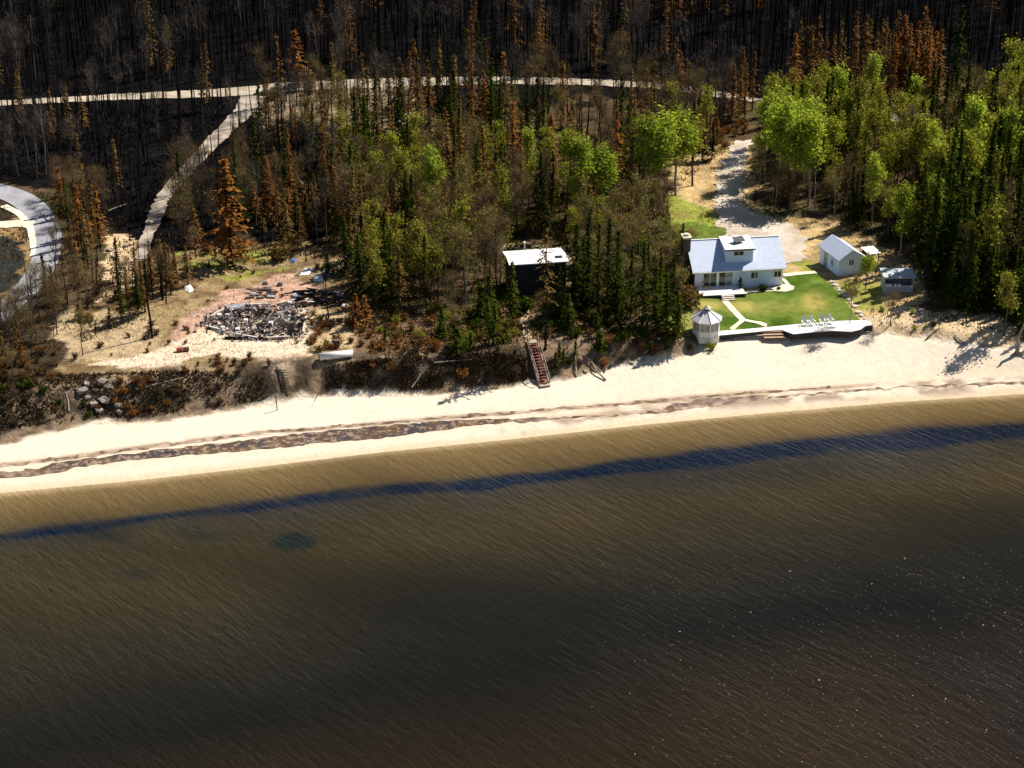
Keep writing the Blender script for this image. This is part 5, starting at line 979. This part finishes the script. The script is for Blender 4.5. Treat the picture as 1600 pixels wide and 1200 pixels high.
tufts('green_undergrowth', [[(560, 300), (1040, 300), (1070, 470), (1060, 530), (600, 530)], [(1190, 180), (1640, 150), (1640, 545), (1450, 500), (1430, 400), (1290, 340)]], 22000, M['spruce'], .26, 72, 'low green growth on the floor of the woods', 'undergrowth')
tufts('litter', [[(1190, 180), (1640, 150), (1640, 545), (1340, 505), (1380, 460), (1280, 340)]], 16000, M['brown'], .18, 73, 'brown litter and stems under the right hand wood', 'undergrowth')
tufts('scorched_litter', [[(-60, 300), (160, 300), (260, 430), (540, 400), (430, 170), (390, 190), (260, 300), (230, 500), (60, 560), (-60, 580)]], 26000, M['burntleaf'], .24, 74, 'scorched twigs and litter between the left trees', 'undergrowth')
tufts('bank_brush', [[(-40, 590), (130, 585), (260, 580), (420, 590), (425, 622), (250, 650), (130, 655), (-40, 685)], [(505, 575), (690, 556), (820, 556), (825, 594), (760, 602), (640, 610), (510, 608)]], 15000, M['burntleaf'], .24, 75, 'tangled burnt brush covering the bank above the beach', 'brush', .4)
tufts('dry_grass', [[(100, 480), (260, 400), (500, 390), (555, 470), (600, 560), (430, 590), (120, 600)], [(1050, 260), (1150, 215), (1170, 335), (1290, 345), (1440, 420), (1440, 500), (1340, 510), (1275, 430), (1226, 405), (1050, 460)]], 12000, M['drygrass'], .10, 76, 'dry pale grass in the clearings', 'grass', 1.0, True)
tufts('burnt_litter', [[(-60, 0), (1600, 0), (1600, 125), (1180, 145), (700, 112), (-60, 154)], [(-60, 178), (360, 160), (215, 385), (100, 285), (-60, 275)]], 3500, M['char'], .4, 77, 'grey ash coloured stems scattered over the burnt ground', 'litter')
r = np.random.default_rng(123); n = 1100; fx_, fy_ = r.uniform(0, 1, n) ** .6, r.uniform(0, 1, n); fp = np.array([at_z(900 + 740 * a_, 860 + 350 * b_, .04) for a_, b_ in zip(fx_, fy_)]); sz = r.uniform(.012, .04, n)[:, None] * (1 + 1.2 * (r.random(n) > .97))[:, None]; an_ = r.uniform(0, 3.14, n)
tag(MB().quads(np.c_[fp, np.full(n, .05)], np.c_[np.cos(an_), np.sin(an_), an_ * 0] * sz, np.c_[-np.sin(an_), np.cos(an_), an_ * 0] * sz * .5).build('glint_flecks', M['conc']), 'tiny pale flecks standing in for sun glints on the dark lake', 'glint', kind='stuff')  # pale flecks added on the water in place of sun glitter
# fallen logs and driftwood, each its own
def log(px, py, L_, a, r_, m_, label, cat='log', tilt=0):
    g_ = G(px, py); d_ = Vector((math.cos(a), math.sin(a), 0)) * L_ / 2; e1 = Vector((g_.x - d_.x, g_.y - d_.y)); e2 = Vector((g_.x + d_.x, g_.y + d_.y)); z1 = float(ground_z(*e1)) + r_; z2 = float(ground_z(*e2)) + r_ + tilt
    b_ = (random.random() - .5) * .3; o = MB().tube([(e1.x - g_.x, e1.y - g_.y, z1 - g_.z), (b_, b_, (z1 + z2) / 2 - g_.z + .02), (e2.x - g_.x, e2.y - g_.y, z2 - g_.z)], [r_, r_ * .8, r_ * .5], 6).build('fallen_log' if cat == 'log' else 'driftwood', m_); o.location = g_; tag(o, label, cat)
log(470, 300, 5, 2.3, .16, M['paleb'], 'leaning white dead trunk above the orange bush trees', tilt=3.2)
log(183, 325, 3.6, .9, .09, M['paleb'], 'short pale fallen stem on the black ground above the sandy scar')
log(250, 600, 5.5, .35, .12, M['drift'], 'long pale log lying across the burnt brush on the left bank')
log(935, 585, 3.2, 2.1, .13, M['drift'], 'pale driftwood log leaning on the sand right of the red-tread stairs', 'driftwood'); log(925, 572, 2.6, 2.5, .10, M['drift'], 'thin grey driftwood log above the log right of the stairs', 'driftwood')
log(900, 572, 2.8, 1.6, .10, M['drift'], 'driftwood log nearest the red-tread stairs on the sand lip', 'driftwood'); log(948, 577, 1.8, 1.2, .08, M['bark'], 'short brown stick right of the leaning driftwood logs', 'driftwood')
log(708, 566, 4.5, .2, .10, M['drift'], 'pale crooked log on the dark bank left of the stairs, lower one'); log(700, 556, 5, -.1, .09, M['drift'], 'pale crooked log on the dark bank left of the stairs, upper one'); log(655, 585, 2.4, .8, .1, M['drift'], 'weathered log on the dark bank between the tank and the stairs')
log(1500, 531, 1.8, 2.2, .12, M['drift'], 'driftwood stick on the sand lip before the dark right wood', 'driftwood'); log(1455, 525, 2.2, .7, .08, M['bark'], 'brown driftwood stick at the edge of the tree shadow on the sand', 'driftwood')
log(1545, 541, 2.4, .1, .14, M['drift'], 'horizontal pale driftwood under the right dark spruces', 'driftwood'); log(105, 628, 1.9, 1.9, .1, M['drift'], 'pale stick among boulders on the far left bank', 'driftwood')
g_ = G(1588, 553); o = MB().tube([(0, 0, -.1), (.15, 0, 1.2), (-.1, 0, 2.2), (.35, 0, 3.2), (.5, .1, 3.9)], [.3, .22, .17, .13, .05], 7).tube([(.0, 0, .3), (.7, -.4, .05), (1.3, -.8, .1)], [.16, .12, .04], 5).tube([(0, 0, .3), (-.6, -.3, .0), (-.9, -.5, .0)], [.14, .09, .03], 5).build('white_stump', M['drift']); o.location = g_; tag(o, 'bleached white upright stump with spread roots at the right shore', 'stump')
# boulders in the left bank, rocks edging the lawn
br = random.Random(8)
def boulder(px, py, s, m_, label, group, nm='boulder'):
    g_ = G(px, py); n_ = 6; s *= .8; mbb = MB(); rings = []
    for (zf, rf_) in ((-.3, .9), (.35, 1.), (.6, .8)): rings.append([(s * rf_ * math.cos(i * 6.283 / n_) * br.uniform(.6, 1.35), s * rf_ * math.sin(i * 6.283 / n_) * br.uniform(.55, 1.3), s * zf * .75 * br.uniform(.6, 1.5)) for i in range(n_)])
    v = sum(rings, []) + [(0, 0, s * .6)]; q_ = [(k_ * n_ + i, k_ * n_ + (i + 1) % n_, (k_ + 1) * n_ + (i + 1) % n_, (k_ + 1) * n_ + i) for k_ in (0, 1) for i in range(n_)]; t_ = [(2 * n_ + i, 2 * n_ + (i + 1) % n_, 3 * n_) for i in range(n_)]
    o = mbb.add(v, q_, t_).build(nm, m_); o.location = g_; tag(o, label, 'rock', group)
bl = [(128, 612, .95), (137, 622, .6), (146, 632, .65), (155, 641, .6), (134, 600, .6), (160, 598, .95), (172, 606, .7), (165, 626, .95), (176, 618, .6), (183, 633, .55), (150, 610, .5), (187, 644, .5)]
for i, (a, b, s) in enumerate(sorted(bl)): boulder(a, b, s, M['scar'] if i % 2 else M['rock'], f"{'pale' if i % 2 else 'grey brown'} bank boulder left of the burnt brush, {(ORD + ['eleventh', 'twelfth'])[i]} counting from the left", 'boulders on the left bank')
ed_ = [(1300, 441), (1305, 446), (1310, 451), (1314, 455), (1318, 459), (1322, 463), (1326, 469), (1330, 474), (1335, 479), (1341, 489), (1346, 494), (1352, 499), (1358, 504)]
for i, (a, b) in enumerate(ed_): boulder(a, b, br.uniform(.35, .55), M['conc'], f"{'pale' if i % 2 else 'whitish'} edging stone of the lawn, {(ORD + ['eleventh', 'twelfth', 'last'])[i]} from the garden shed", 'stones edging the lawn', 'stone')
for (a, b, s, lb) in ((1002, 563, .55, 'pale boulder on the sand lip between stairs and gazebo'), (915, 580, .4, 'small pale rock beside the leaning driftwood'), (988, 567, .4, 'small rock left of the pale boulder on the sand lip'), (206, 447, .5, 'rock at the lower end of the sandy scar'), (172, 392, .7, 'pale block at the top left of the sandy scar'), (178, 402, .6, 'second pale block below the top of the sandy scar'), (197, 385, .6, 'pale block near the top right of the sandy scar'), (21, 689, .15, 'lone dark stone on the sand at the far left')): boulder(a, b, s, M['scar'] if b > 100 and s > .2 else M['rock'], lb, None)
